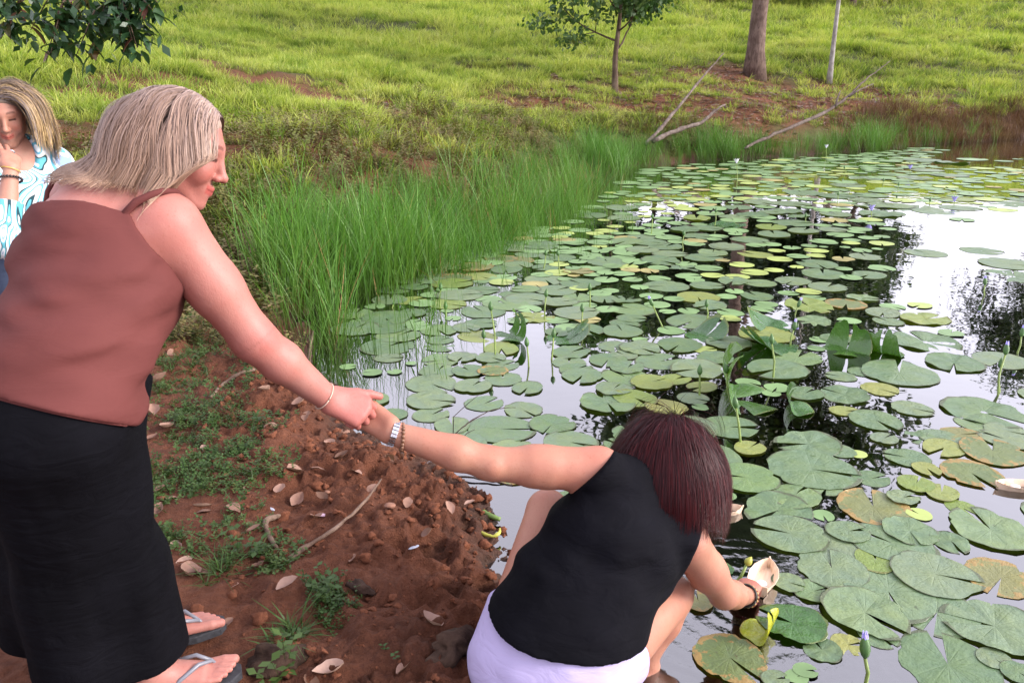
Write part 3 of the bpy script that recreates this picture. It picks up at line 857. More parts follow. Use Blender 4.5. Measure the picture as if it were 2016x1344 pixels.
# ------------------------------------------------------------------ lily pads
def pad_mesh(name, seed, mat, style='flat', n=36, rings=(0.0, .10, .3, .55, .80, .985, 1.0), skirt=True):
    rs = np.random.RandomState(seed)
    gap = radians(rs.uniform(4, 26)) if style != 'curl' else radians(14)
    ang = np.linspace(gap / 2, 2 * pi - gap / 2, n)
    ph = rs.rand(6) * 2 * pi
    oval = rs.uniform(.0, .10)
    bites = [(rs.uniform(.3, 6.0), rs.uniform(.05, .22), rs.uniform(.05, .16)) for _ in range(rs.randint(0, 4))]
    V = []
    for r in rings:
        for a in ang:
            tooth = (1 + .018 * (rs.rand() - .5) + .012 * (1 if rs.rand() < .5 else -1)) if r == 1.0 else 1
            rr = r * (1 + oval * cos(2 * a)) * (1 + .03 * sin(3 * a + ph[0])) * tooth
            for (a0, w0, dp0) in bites: rr *= 1 - (dp0 * ss(.75, 1.0, r)) * math.exp(-((a - a0) / w0) ** 2)
            x, y = rr * cos(a), rr * sin(a)
            near_gap = min(a, 2 * pi - a)
            z = -.035 * (1 - min(1, r * 5)) + .018 * r * r * sin(2 * a + ph[1]) + .014 * r * sin(5 * a + ph[2]) + .006 * r * sin(11 * a + ph[3])
            z *= 1.0
            if style == 'flat':
                z += .02 * r ** 5 * max(0, sin(a + ph[4])) ** 4
            elif style == 'wavy':
                z += .09 * r ** 4 * max(0, sin(a + ph[4])) ** 3 + .05 * r ** 3 * max(0, sin(2 * a + ph[5])) ** 3 + .03 * r * sin(7 * a + ph[3])
            elif style == 'dome':
                z += .13 * math.exp(-((x - .25) ** 2 + (y - .1) ** 2) * 6) + .03 * r * sin(5 * a)
            elif style == 'cup':
                z += .55 * max(0, x * .9 + .1) ** 2.0 + .05 * sin(3 * a) * r ** 3
            elif style == 'curl':
                # one half rolled up and over
                q = max(0.0, x + .15)
                th = q * 2.4
                x = -.15 + .42 * sin(th) if q > 0 else x
                z += .42 * (1 - cos(th)) if q > 0 else 0
                z += .05 * r * sin(4 * a + ph[2])
            elif style == 'roll':
                th = y * 2.3
                y2 = .40 * sin(th); z += .40 * (1 - cos(th)) * (.7 + .3 * sin(3 * x + ph[0]))
                y = y2
            V.append((x, y, z))
    m_ = len(rings); Q = []
    for i in range(m_ - 1):
        for k in range(n - 1):
            Q.append((i * n + k, (i + 1) * n + k, (i + 1) * n + k + 1, i * n + k + 1))
    # rim thickness
    base = len(V)
    for k in range(n if skirt else 0):
        x, y, z = V[(m_ - 1) * n + k]; V.append((x * .985, y * .985, z - .006))
    for k in range((n - 1) if skirt else 0):
        Q.append(((m_ - 1) * n + k, base + k, base + k + 1, (m_ - 1) * n + k + 1))
    return mesh_np(name, V, Q, mat)

PADM = {}
for mat, styles in (('pad_green', 'flat flat flat flat flat flat flat flat flat flat flat wavy wavy wavy wavy wavy dome dome'), ('pad_lime', 'flat flat flat flat flat wavy wavy'), ('pad_decay', 'flat flat flat flat wavy wavy'),
                    ('pad_dark', 'curl curl cup roll wavy'), ('pad_yellowcurl', 'roll curl')):
    for i, st in enumerate(styles.split()):
        PADM.setdefault((mat, st), []).append(pad_mesh('pad_%s_%s_%d' % (mat, st, i), 900 + i * 13 + len(mat), M[mat], st))

PAD_LABEL = {('pad_green', 'flat'): 'flat green lily pad', ('pad_green', 'wavy'): 'rippled green lily pad', ('pad_green', 'dome'): 'blistered green lily pad', ('pad_lime', 'flat'): 'pale yellow green lily pad',
    ('pad_lime', 'wavy'): 'wrinkled yellow green lily pad', ('pad_decay', 'flat'): 'rotting orange edged lily pad', ('pad_decay', 'wavy'): 'crinkled rotting lily pad', ('pad_dark', 'curl'): 'curled dark glossy lily leaf',
    ('pad_dark', 'cup'): 'cupped dark lily leaf', ('pad_dark', 'roll'): 'rolled dark lily leaf', ('pad_dark', 'wavy'): 'rippled dark lily leaf', ('pad_yellowcurl', 'roll'): 'rolled yellow lily leaf', ('pad_yellowcurl', 'curl'): 'curled yellow lily leaf'}
PAD_ZONES = []
for (px, py, reach, phrase) in [(1503, 1140, .8, "beside the boat in the squatting person's hand"), (1418, 1010, .8, 'near the boat beside the red hair'), (2002, 962, .9, 'near the lone boat'), (800, 800, 1, 'off the bank beyond the clasped hands'),
        (720, 650, 1, 'at the foot of the near rushes'), (960, 575, 1, 'beside the bend in the rushes'), (1190, 470, 1.2, 'past the bend in the rushes'), (1450, 380, 1.3, 'round the tall white bloom'), (1716, 430, 1.2, 'near the lilac bloom by the dark reflection'),
        (1878, 410, 1.2, 'near the low lilac bloom in the white reflection'), (1792, 345, 1.3, 'near the farthest lilac bloom'), (1620, 315, 1.6, 'below the far rushes'), (1030, 690, .8, 'round the curled leaves off the bank'), (1180, 810, .9, 'in open water behind the outstretched arm'),
        (1440, 800, .8, 'beside the big curled leaf behind the red hair'), (1970, 775, .9, 'near the tall paired buds'), (1525, 740, .8, 'round the tall bud past the curled leaf'), (1703, 1320, .8, 'near the lilac tipped bud by the bank'), (1930, 1220, .9, 'in the crowded raft past the lilac tipped bud'),
        (1720, 1000, .8, 'in the raft between two of the boats'), (1700, 860, .8, 'by the folded leaf past the red hair'), (1938, 590, 1, 'near the bud in bright open water'), (1550, 500, 1.1, 'in the dark tree reflection'), (1280, 640, 1, 'mid pond between the bud stems'), (1600, 640, 1, 'round the opening lilac buds mid pond'), (1340, 520, 1, 'mid pond past the bud stems')]:
    q_ = onplane(px, py); PAD_ZONES.append((q_[0], q_[1], reach * (1 + q_[1] * .05), phrase))
prs = np.random.RandomState(77)
PADS = []   # x, y, radius, mat, style
def pad_px(px, py, w, mat='pad_green', style=None):
    q = onplane(px, py)
    r = w * depth_at(px, py) / FPX / 2
    if style is None: style = 'flat' if prs.rand() < .72 or mat != 'pad_green' else ('wavy' if prs.rand() < .8 else 'dome')
    PADS.append([q[0], q[1], r, mat, style])
G, Y_, D_, K_, C_ = 'pad_green', 'pad_lime', 'pad_decay', 'pad_dark', 'pad_yellowcurl'
# (crop origin, scale, entries): centre and width of pads that can be told apart
for (ox, oy, sc, ent) in [
    (1350, 780, 2.383, [(205, 145, 265, G, 'flat'), (575, 225, 290, G, 'wavy'), (745, 70, 135, Y_), (890, 115, 240, G), (1060, 60, 185, G, 'flat'), (1400, 75, 355, G, 'wavy'), (1130, 190, 215, G, 'dome'),
        (1210, 245, 200, Y_), (805, 270, 90, Y_), (285, 385, 300, G, 'flat'), (590, 345, 410, G, 'flat'), (870, 385, 170, G, 'flat'), (1040, 290, 205, G, 'flat'), (515, 470, 240, G, 'dome'), (430, 535, 320, G, 'wavy'),
        (490, 650, 340, G, 'flat'), (645, 560, 105, G, 'wavy'), (880, 520, 340, D_, 'flat'), (1080, 415, 170, Y_), (1130, 345, 135, Y_), (1200, 455, 160, Y_), (1340, 365, 280, D_, 'flat'), (1095, 555, 115, Y_),
        (1300, 525, 160, Y_), (1430, 625, 370, G, 'wavy'), (670, 705, 285, G, 'flat'), (685, 810, 330, G, 'flat'), (890, 770, 200, Y_, 'flat'), (970, 690, 370, G, 'flat'), (1050, 635, 250, G, 'wavy'), (1240, 685, 180, G, 'dome'),
        (1170, 840, 390, G, 'flat'), (950, 915, 440, G, 'flat'), (1480, 850, 330, D_, 'flat'), (480, 880, 150, G, 'wavy'), (600, 915, 190, G, 'wavy'), (500, 1070, 310, K_, 'wavy'), (840, 1020, 380, G, 'wavy'),
        (1180, 1010, 380, G, 'flat'), (1450, 1080, 430, G, 'wavy'), (205, 1230, 340, D_, 'flat'), (640, 1190, 180, G, 'wavy'), (760, 1165, 160, Y_, 'wavy'), (1230, 1255, 460, G, 'flat'), (1450, 1235, 160, G, 'flat'),
        (1560, 1300, 160, G), (165, 815, 130, K_, 'wavy'), (60, 965, 150, D_, 'wavy'), (300, 245, 150, Y_), (1290, 180, 180, D_), (1440, 262, 300, D_), (1500, 205, 220, G), (900, 1120, 190, G, 'flat'),
        (520, 1320, 110, G, 'flat'), (420, 1335, 130, G), (560, 1290, 110, C_, 'roll'), (370, 1120, 150, C_, 'curl'), (180, 470, 110, K_, 'roll'), (1370, 130, 200, G), (930, 200, 130, G), (730, 260, 140, G), (660, 430, 150, G), (1020, 480, 150, G), (760, 640, 200, G)]),
    (1680, 660, 6.0, [(540, 450, 880, G, 'flat'), (1190, 335, 640, G, 'wavy'), (310, 640, 430, Y_, 'flat'), (850, 80, 780, G, 'wavy'), (1750, 295, 640, G, 'flat'), (340, 220, 340, K_, 'curl'), (1030, 1210, 480, G), (1800, 1130, 480, G)]),
    (1300, 620, 4.8, [(1105, 520, 570, G, 'flat'), (1300, 400, 460, G, 'flat'), (350, 520, 490, G, 'wavy'), (520, 410, 360, G, 'wavy'), (395, 680, 290, Y_, 'flat'), (1020, 300, 380, K_, 'cup'), (640, 270, 420, G, 'wavy'),
        (180, 290, 430, G, 'flat'), (1900, 540, 260, G), (1740, 760, 450, G, 'wavy'), (700, 790, 560, K_, 'curl'), (830, 640, 230, K_, 'roll'), (1100, 690, 240, G), (1250, 890, 260, K_, 'curl'), (430, 200, 280, K_, 'cup'),
        (1020, 110, 300, K_, 'cup'), (1450, 60, 320, G, 'wavy'), (1780, 60, 220, K_, 'cup'), (1760, 330, 300, K_, 'curl'), (1470, 320, 170, G), (1000, 190, 520, Y_, 'flat'), (1660, 230, 300, G), (300, 60, 480, G), (100, 150, 260, G),
        (1500, 240, 180, G, 'wavy'), (1880, 240, 300, D_), (420, 330, 230, Y_), (1050, 740, 180, G), (380, 880, 160, G)]),
    (650, 430, 2.688, [(570, 810, 205, G, 'flat'), (735, 810, 190, G, 'flat'), (755, 890, 205, G), (915, 850, 205, G), (530, 965, 255, G, 'flat'), (535, 1040, 200, G), (1045, 900, 175, G, 'flat'), (815, 980, 210, G),
        (1020, 1015, 205, G, 'wavy'), (645, 1100, 205, G), (900, 1115, 360, G, 'flat'), (1175, 1090, 250, G, 'wavy'), (1270, 1190, 290, G, 'flat'), (1465, 975, 300, G, 'wavy'), (1500, 905, 200, G), (1335, 835, 225, G),
        (1275, 710, 210, G), (1470, 750, 215, G), (1560, 840, 260, G, 'flat'), (1700, 870, 225, Y_, 'flat'), (1545, 600, 220, G), (1350, 590, 210, G), (1640, 690, 220, G, 'wavy'), (850, 740, 165, G), (700, 735, 160, G),
        (310, 740, 150, G), (580, 680, 170, G), (470, 575, 130, K_, 'roll'), (980, 625, 160, K_, 'curl'), (990, 545, 120, C_, 'curl'), (1260, 580, 140, K_, 'curl'), (1260, 640, 160, K_, 'cup'), (1480, 385, 100, K_, 'curl'),
        (1600, 325, 110, K_, 'roll'), (1785, 495, 90, K_, 'curl'), (1640, 640, 80, K_, 'cup'), (620, 490, 70, K_, 'cup'), (430, 770, 60, C_, 'roll'), (340, 815, 80, C_, 'curl'), (220, 820, 110, K_, 'roll'),
        (95, 785, 90, K_, 'cup'), (150, 545, 90, K_, 'cup'), (650, 530, 90, K_, 'wavy'), (1820, 430, 110, K_, 'cup'), (1300, 800, 180, G), (240, 960, 160, G), (330, 1040, 160, G), (1530, 1200, 170, G, 'flat'), (350, 1240, 170, K_, 'wavy')]),
    (1700, 260, 4.48, [(550, 1068, 360, G, 'flat'), (1040, 1048, 345, G, 'flat'), (1290, 1165, 500, G, 'flat'), (1330, 1275, 500, G, 'wavy'), (870, 775, 210, G, 'flat'), (480, 680, 420, G), (240, 650, 380, G), (850, 670, 340, G), (640, 700, 400, G),
        (1330, 640, 380, G), (200, 715, 330, G), (235, 505, 240, G), (100, 560, 200, G), (260, 375, 250, G), (450, 410, 290, G), (760, 385, 290, G), (160, 405, 250, G), (960, 243, 250, G), (780, 270, 280, G), (520, 250, 320, G),
        (240, 258, 200, G), (410, 232, 200, G), (620, 180, 150, G), (60, 260, 150, G), (560, 340, 260, G), (60, 320, 170, G), (1240, 258, 150, G), (1360, 240, 90, G), (700, 160, 120, G), (150, 210, 130, G), (60, 195, 180, G), (1130, 465, 180, G), (650, 450, 200, G)]),
    (1400, 300, 5.17, [(830, 720, 410, G, 'flat'), (940, 800, 330, G, 'flat'), (640, 835, 350, G, 'flat'), (1240, 785, 300, G, 'flat'), (1510, 785, 240, G, 'flat'), (1310, 845, 270, G, 'flat'), (395, 892, 370, G, 'flat'), (165, 955, 340, G, 'flat'),
        (1180, 590, 270, G, 'flat'), (1330, 575, 180, G), (1265, 632, 320, G), (770, 600, 300, G), (850, 640, 310, G), (530, 665, 260, G), (230, 690, 280, G), (420, 640, 330, G), (640, 610, 300, G), (120, 745, 310, K_, 'wavy'), (1260, 690, 280, D_),
        (1280, 450, 360, G), (1610, 440, 350, G), (1570, 490, 340, G), (1650, 540, 400, G), (1720, 630, 420, G), (510, 515, 360, G, 'wavy'), (820, 525, 380, G), (930, 415, 400, G, 'wavy'), (1340, 300, 290, G), (1390, 335, 360, G), (1560, 270, 320, G),
        (820, 970, 185, G, 'flat'), (1000, 955, 170, G), (1145, 962, 95, G), (1365, 968, 110, G), (1690, 985, 110, G), (665, 1005, 175, Y_), (610, 935, 210, G), (1080, 1135, 420, G, 'flat'), (1140, 1240, 440, G, 'flat'), (1420, 1280, 230, G, 'flat'),
        (1345, 1085, 230, D_, 'flat'), (1070, 1055, 190, Y_), (830, 1310, 370, G, 'flat'), (310, 1145, 260, Y_), (700, 1090, 260, Y_), (440, 1220, 280, Y_), (250, 1265, 230, Y_), (640, 1200, 200, Y_), (870, 1170, 150, Y_), (40, 1255, 200, Y_), (220, 1310, 330, G),
        (500, 1330, 330, G), (120, 1100, 150, D_, 'wavy'), (600, 350, 230, G), (690, 365, 170, Y_), (840, 355, 130, Y_), (380, 400, 160, Y_), (480, 425, 250, Y_), (330, 470, 200, Y_), (390, 320, 200, Y_), (120, 280, 180, G), (340, 290, 150, Y_), (630, 260, 220, G),
        (880, 245, 330, Y_), (770, 205, 120, Y_), (410, 210, 210, G), (800, 172, 140, G), (1120, 130, 300, G), (1390, 165, 210, Y_), (1610, 90, 200, G), (1800, 92, 200, G), (930, 85, 150, G), (620, 135, 240, Y_), (90, 340, 190, G), (100, 450, 210, Y_), (1790, 225, 170, G), (1620, 180, 170, G), (1590, 140, 180, G)]),
    (1100, 300, 5.04, [(820, 840, 300, G, 'flat'), (660, 850, 230, D_, 'flat'), (890, 890, 360, G, 'flat'), (1060, 935, 350, G, 'flat'), (830, 970, 330, G), (560, 965, 260, G), (1100, 1010, 330, G, 'flat'), (1010, 1080, 380, G), (480, 1085, 420, G), (330, 1020, 200, G), (190, 1085, 200, G),
        (140, 1150, 160, G), (270, 1140, 130, G), (680, 1135, 220, Y_), (1210, 1150, 370, G), (1430, 1045, 370, G, 'flat'), (1530, 1000, 300, G), (1660, 935, 360, G, 'flat'), (1880, 865, 320, G, 'flat'), (1690, 730, 330, K_, 'wavy'), (1470, 755, 300, G), (1250, 768, 290, G), (1390, 715, 160, G),
        (1530, 560, 280, G), (1500, 610, 280, G), (1740, 640, 300, G), (1040, 660, 200, G), (850, 640, 140, Y_), (1020, 690, 130, G), (1080, 608, 140, Y_), (560, 735, 170, Y_), (450, 672, 130, Y_), (150, 905, 220, G), (40, 950, 150, G), (710, 695, 120, Y_), (840, 590, 100, Y_), (980, 565, 170, Y_),
        (1180, 530, 220, Y_), (1270, 565, 240, Y_), (1090, 500, 110, Y_), (1370, 470, 230, Y_), (930, 455, 150, Y_), (730, 490, 150, Y_), (1320, 412, 140, Y_), (1010, 325, 190, G), (1370, 333, 200, G), (1420, 292, 200, G), (1340, 252, 210, G), (1320, 212, 210, G), (1610, 335, 180, Y_), (1640, 270, 190, G),
        (1050, 365, 150, Y_), (1640, 440, 150, Y_), (1900, 310, 200, Y_), (1860, 470, 250, Y_), (1880, 410, 160, Y_), (1730, 205, 220, G), (1920, 205, 200, G), (1520, 1225, 220, Y_), (1780, 1235, 230, Y_), (1290, 1230, 260, G), (900, 1180, 200, D_), (150, 1220, 130, D_), (330, 1215, 170, G), (640, 1210, 220, G), (60, 1265, 150, G), (470, 1270, 250, G)]),
]:
    for t in ent:
        pad_px(ox + t[0] / sc, oy + t[1] / sc, t[2] / sc, t[3], t[4] if len(t) > 4 else None)

# fill what lies between, in the parts of the pond the photograph shows closed with leaves
OPEN = [[(1760, 420), (2100, 420), (2100, 700), (1960, 760), (1840, 600), (1700, 600), (1740, 520)], [(990, 640), (1090, 640), (1120, 760), (1190, 770), (1190, 880), (1090, 860), (1000, 760)],
        [(1390, 1025), (1600, 1040), (1560, 1110), (1480, 1120), (1540, 1340), (1240, 1344), (1230, 1180), (1380, 1100)], [(1540, 1230), (1720, 1230), (1780, 1344), (1540, 1344)], [(1900, 960), (2016, 985), (2016, 1060), (1930, 1040)],
        [(1870, 715), (2016, 740), (2016, 775), (1850, 790)], [(640, 690), (840, 700), (830, 760), (720, 780), (640, 760)], [(830, 920), (1080, 960), (1080, 1100), (960, 1060)], [(1420, 800), (1560, 790), (1640, 880), (1440, 900)], [(640, 650), (740, 650), (740, 900), (640, 800)]]
def to_px(x, y):
    v = np.array([x, y, -CAM_H]); z = y * CT + CAM_H * ST; u = y * ST - CAM_H * CT
    return 1008 + FPX * x / z, 672 - FPX * u / z
def inpoly(px, py, poly):
    c = False; n = len(poly)
    for i in range(n):
        (ax, ay), (bx, by) = poly[i], poly[(i + 1) % n]
        if (ay > py) != (by > py) and px < (bx - ax) * (py - ay) / (by - ay) + ax: c = not c
    return c
arr = np.array([[p_[0], p_[1], p_[2]] for p_ in PADS])
added = 0
cx = prs.uniform(-1.4, 16, 26000); cy2 = prs.uniform(1.6, 23, 26000)
cd = shore_dist(cx, cy2)
lim = np.interp(cy2, [3, 5, 8, 12, 16, 22], [.12, .25, .65, .6, .5, .4])
for x, y, d in zip(cx[cd < -lim], cy2[cd < -lim], cd[cd < -lim]):
    u, v = to_px(x, y)
    if not (560 < u < 2100 and v < 1360): continue
    if any(inpoly(u, v, q_) for q_ in OPEN): continue
    if u > 1830 and v < 330: continue
    r = prs.uniform(.08, .19) if y < 9 else prs.uniform(.09, .24)
    dist = np.hypot(arr[:, 0] - x, arr[:, 1] - y)
    if np.any(dist < (.60 if u < 1250 and y < 9 else .72 if u < 1400 and y < 9 else .9) * (r + arr[:, 2])): continue
    if y > 10 and prs.rand() < .5: continue
    t_ = prs.rand()
    mat = G if t_ < .8 else (Y_ if t_ < .93 else D_)
    PADS.append([x, y, r, mat, 'flat' if prs.rand() < .8 else 'wavy'])
    arr = np.vstack([arr, [x, y, r]])
size = lambda p_: p_[2] / p_[1]
PADS.sort(key=size, reverse=True)
rest = MB(); restv = []; restq = []; ro = 0
counts = {}
for i, (x, y, r, mat, st) in enumerate(PADS):
    ms = PADM.get((mat, st)) or PADM[(mat, 'flat')]
    me = ms[prs.randint(len(ms))]
    z = .0016 + .0012 * (i % 7) - (.03 * r if st in ('dome',) else 0)
    rz = prs.rand() * 2 * pi
    if st in ('curl', 'cup', 'roll'): rz = prs.uniform(-.9, .9) + (0 if prs.rand() < .6 else pi)
    tilt = .006 if st == 'flat' else .02
    if i < 300:
        o = link('lily_pad', me)
        up_ = st in ('curl', 'cup', 'roll')
        if up_: r *= 1.45 if y < 7.5 else 1.2
        o.location = (x, y, z); o.scale = (r, r, r * (1.5 if up_ else .65 if st != 'flat' else .28)); o.rotation_euler = (prs.randn() * tilt, prs.randn() * tilt, rz)
        key = (mat, st) if (mat, st) in PAD_LABEL else (mat, 'flat')
        zone = min(PAD_ZONES, key=lambda z_: math.hypot(z_[0] - x, z_[1] - y) / z_[2])[3]
        word = 'large ' if r > .165 else ('small ' if r < .10 else '')
        tag(o, word + PAD_LABEL[key] + ' ' + zone, 'lily pad', word + PAD_LABEL[key] + 's ' + zone)
    else:
        counts.setdefault(mat, []).append((x, y, r, z, rz, me))
far_parts = []
LOW = [pad_mesh('small_pad_%d' % i, 1200 + i, None, 'flat', 18, (0.0, .5, 1.0), False) for i in range(6)]
for mat, items in counts.items():
    V = []; Qs = []; off = 0
    for (x, y, r, z, rz, me) in items:
        me = LOW[prs.randint(6)]
        co = np.empty(len(me.vertices) * 3, np.float32); me.vertices.foreach_get('co', co); co = co.reshape(-1, 3)
        q = np.empty(len(me.loops), np.int32); me.loops.foreach_get('vertex_index', q); q = q.reshape(-1, 4)
        c_, s_ = cos(rz), sin(rz)
        V.append(np.stack([x + r * (c_ * co[:, 0] - s_ * co[:, 1]), y + r * (s_ * co[:, 0] + c_ * co[:, 1]), z + r * .15 * co[:, 2]], 1)); Qs.append(q + off); off += len(co)
    far_parts.append((mat, np.concatenate(V), np.concatenate(Qs)))
if far_parts:
    V = np.concatenate([p_[1] for p_ in far_parts]); off = 0; QQ = []; mi = []
    for k, p_ in enumerate(far_parts):
        QQ.append(p_[2] + off); off += len(p_[1]); mi += [k] * len(p_[2])
    fm = simple('far_pad', (0.17, 0.28, 0.11), 0.4, 0.5, 0.4, 3)
    fl = simple('far_pad_lime', (0.33, 0.41, 0.11), 0.4, 0.5, 0.25, 3)
    fdc = simple('far_pad_decay', (0.30, 0.27, 0.10), 0.5, 0.4, 0.4, 5)
    me = mesh_np('small_lily_pads', V, np.concatenate(QQ), None)
    for p_ in far_parts: me.materials.append({'pad_lime': fl, 'pad_decay': fdc}.get(p_[0], fm))
    me.polygons.foreach_set('material_index', np.array(mi, np.int32)); me.update()
    tag(link('small_lily_pads', me), 'small lily pads filling the gaps and the far end of the pond', 'lily pads', kind='stuff')

# ------------------------------------------------------------------ buds and flowers
def bud_body(mb, tip_dir, base, L, w, c=None):
    prof = [(0, .35), (.12, .75), (.32, 1.0), (.55, .92), (.8, .5), (1.0, .06)]
    pts = [base + tip_dir * L * t for t, _ in prof]; mb.tube(pts, [w * k for _, k in prof], 8)
def lily(px0, py0, px1, py1, kind='bud', label=None, group=None, budlen=.062):
    b0 = onplane(px0, py0); z = depth_at(px0, py0)
    top = P(px1, py1, z)
    top = top + np.array([0, 0, 0])
    st = unit(top - b0); L = np.linalg.norm(top - b0)
    s = min(1.0, L / .11) if kind == 'bud' else 1.0
    budlen = min(budlen * s, L * .6)
    neck = top - st * budlen
    name = {'bud': 'lily_bud', 'lilac': 'lily_flower', 'white': 'lily_flower', 'open': 'lily_bud', 'spent': 'lily_bud'}[kind]
    e = empty(name)
    mb = MB(); bend = unit(np.cross(st, [0, 1, 0])) * L * prs.uniform(-.06, .06)
    below = b0 - np.array([st[0] * .05, st[1] * .05, .10])
    mb.tube([below, b0, b0 + st * (L - budlen) * .5 + bend, neck], [.0055, .006, .0055, .005], 6)
    mb.build('stem', M['stem_green'], e)
    if kind in ('bud', 'open'):
        mb = MB(); bud_body(mb, st, neck, budlen, .0155 * s)
        body = mb.build('bud', M['bud_green'], e)
        if kind == 'open':
            mb = MB(); side = unit(np.cross(st, [0, 1, .2])); fr_ = np.cross(st, side)
            for k in range(5):
                a = 2 * pi * k / 5; o_ = side * cos(a) + fr_ * sin(a)
                bud_body(mb, unit(st + o_ * .06), neck + st * budlen * .55 + o_ * .004, budlen * .5, .0045)
            mb.build('petal', M['petal_lilac'], e)
    elif kind == 'spent':
        mb = MB(); bud_body(mb, st, neck, budlen, .014); mb.build('bud', M['pod_yellow'], e)
    else:
        pm = M['petal_lilac'] if kind == 'lilac' else M['petal_white']
        side = unit(np.cross(st, [0, 1, .2])); fr_ = np.cross(st, side)
        mb = MB(); bud_body(mb, st, neck - st * .01, .05, .010); mb.build('sepal', M['bud_green'], e)
        for k in range(9):
            a = 2 * pi * k / 9 + .2; o_ = side * cos(a) + fr_ * sin(a); t_ = np.cross(st, o_)
            l = .085; V = []; n_ = 5
            for j in range(n_):
                u_ = j / (n_ - 1); wq = .013 * math.sin(pi * (.12 + .86 * u_)) ** .8
                c_ = neck + st * l * u_ * .85 + o_ * (.006 + l * .48 * u_ ** 1.4)
                V += [c_ - t_ * wq, c_ + o_ * .003, c_ + t_ * wq]
            f = []
            for j in range(n_ - 1):
                for q in range(2): f.append((3 * j + q, 3 * j + q + 1, 3 * j + q + 4, 3 * j + q + 3))
            m2 = MB(); m2.add(V, f); m2.build('petal', pm, e)
        m2 = MB(); bud_body(m2, st, neck + st * .01, .035, .010); m2.build('stamens', M['stamen_yellow'], e)
    rebase(e, tuple(b0))
    lab = label or 'green pointed water lily bud on a thin stem above the pads'
    tag(e, lab, 'flower' if name == 'lily_flower' else 'lily bud', group or 'green water lily buds')
for t in [(1072, 628, 1076, 568), (975, 700, 965, 592), (953, 692, 952, 647), (1041, 722, 1036, 662), (1086, 708, 1091, 645), (1148, 660, 1146, 596), (1161, 604, 1161, 556), (1392, 628, 1391, 588), (1377, 778, 1378, 716), (1442, 800, 1427, 712),
          (1458, 872, 1446, 778), (1522, 745, 1519, 656), (1968, 772, 1972, 703), (1407, 445, 1410, 408), (1345, 492, 1347, 452), (1282, 462, 1285, 420), (1586, 437, 1587, 418), (1648, 404, 1651, 376), (1738, 367, 1740, 350),
          (772, 606, 776, 592), (866, 605, 868, 555), (878, 625, 877, 592), (1070, 530, 1076, 490), (1102, 540, 1098, 490), (1830, 405, 1832, 388), (1768, 375, 1770, 358), (1664, 342, 1662, 326), (1353, 800, 1353, 790)]:
    if t[3] < t[1] - 12: lily(*t)
for t in [(1305, 645, 1277, 583), (1556, 682, 1567, 628), (1565, 620, 1578, 586), (1938, 582, 1940, 543), (1703, 1352, 1703, 1243), (1965, 778, 1984, 672), (2003, 695, 2016, 640)]:
    lily(*t, kind='open', label='opening water lily bud with a lilac tip', group='opening lilac lily buds', budlen=.075)
lily(1443, 1152, 1480, 1095, 'spent', 'spent yellowish lily bud leaning over the hand by the wooden boat', 'spent lily bud', .035)
for t, lb in [((1716, 428, 1716, 405), 'lilac water lily bloom over the pad cluster beside dark tree reflection'), ((1878, 404, 1880, 388), 'lilac water lily bloom lying low on pads by white reflection'), ((1792, 345, 1792, 326), 'pale lilac water lily bloom far out below the red sedge')]:
    lily(*t, kind='lilac', label=lb, group='lilac lily blooms')
for t, lb in [((1450, 372, 1450, 314), 'white water lily bloom on a tall stem by the rushes'), ((1627, 312, 1627, 286), 'tiny white water lily bloom against the far rushes')]:
    lily(*t, kind='white', label=lb, group='white lily blooms')

# ------------------------------------------------------------------ trees
def limb(p0, d0, L, r0, r1, rs, n=7, wob=.18, up=.08):
    pts = [np.array(p0, float)]; d = unit(d0)
    for i in range(n - 1):
        d = unit(d + rs.randn(3) * wob * .5 + np.array([0, 0, up])); pts.append(pts[-1] + d * L / (n - 1))
    return np.array(pts), np.linspace(r0, r1, n)
def leaves_at(centers, n_each, spread, size, rs, aspect=.32, droop=.4):
    V = []; Q = []; n0 = 0
    for c in centers:
        for k in range(n_each):
            p = c + rs.randn(3) * spread * np.array([1, 1, .75])
            a = rs.rand() * 2 * pi; e_ = rs.uniform(-1.0, .5) - droop
            u = np.array([cos(a) * cos(e_), sin(a) * cos(e_), sin(e_)]); l = size * rs.uniform(.6, 1.3)
            w = unit(np.cross(u, rs.randn(3))) * l * aspect
            V += [p, p + u * l * .45 + w, p + u * l, p + u * l * .45 - w]; Q.append((n0, n0 + 1, n0 + 2, n0 + 3)); n0 += 4
    return np.array(V), np.array(Q)
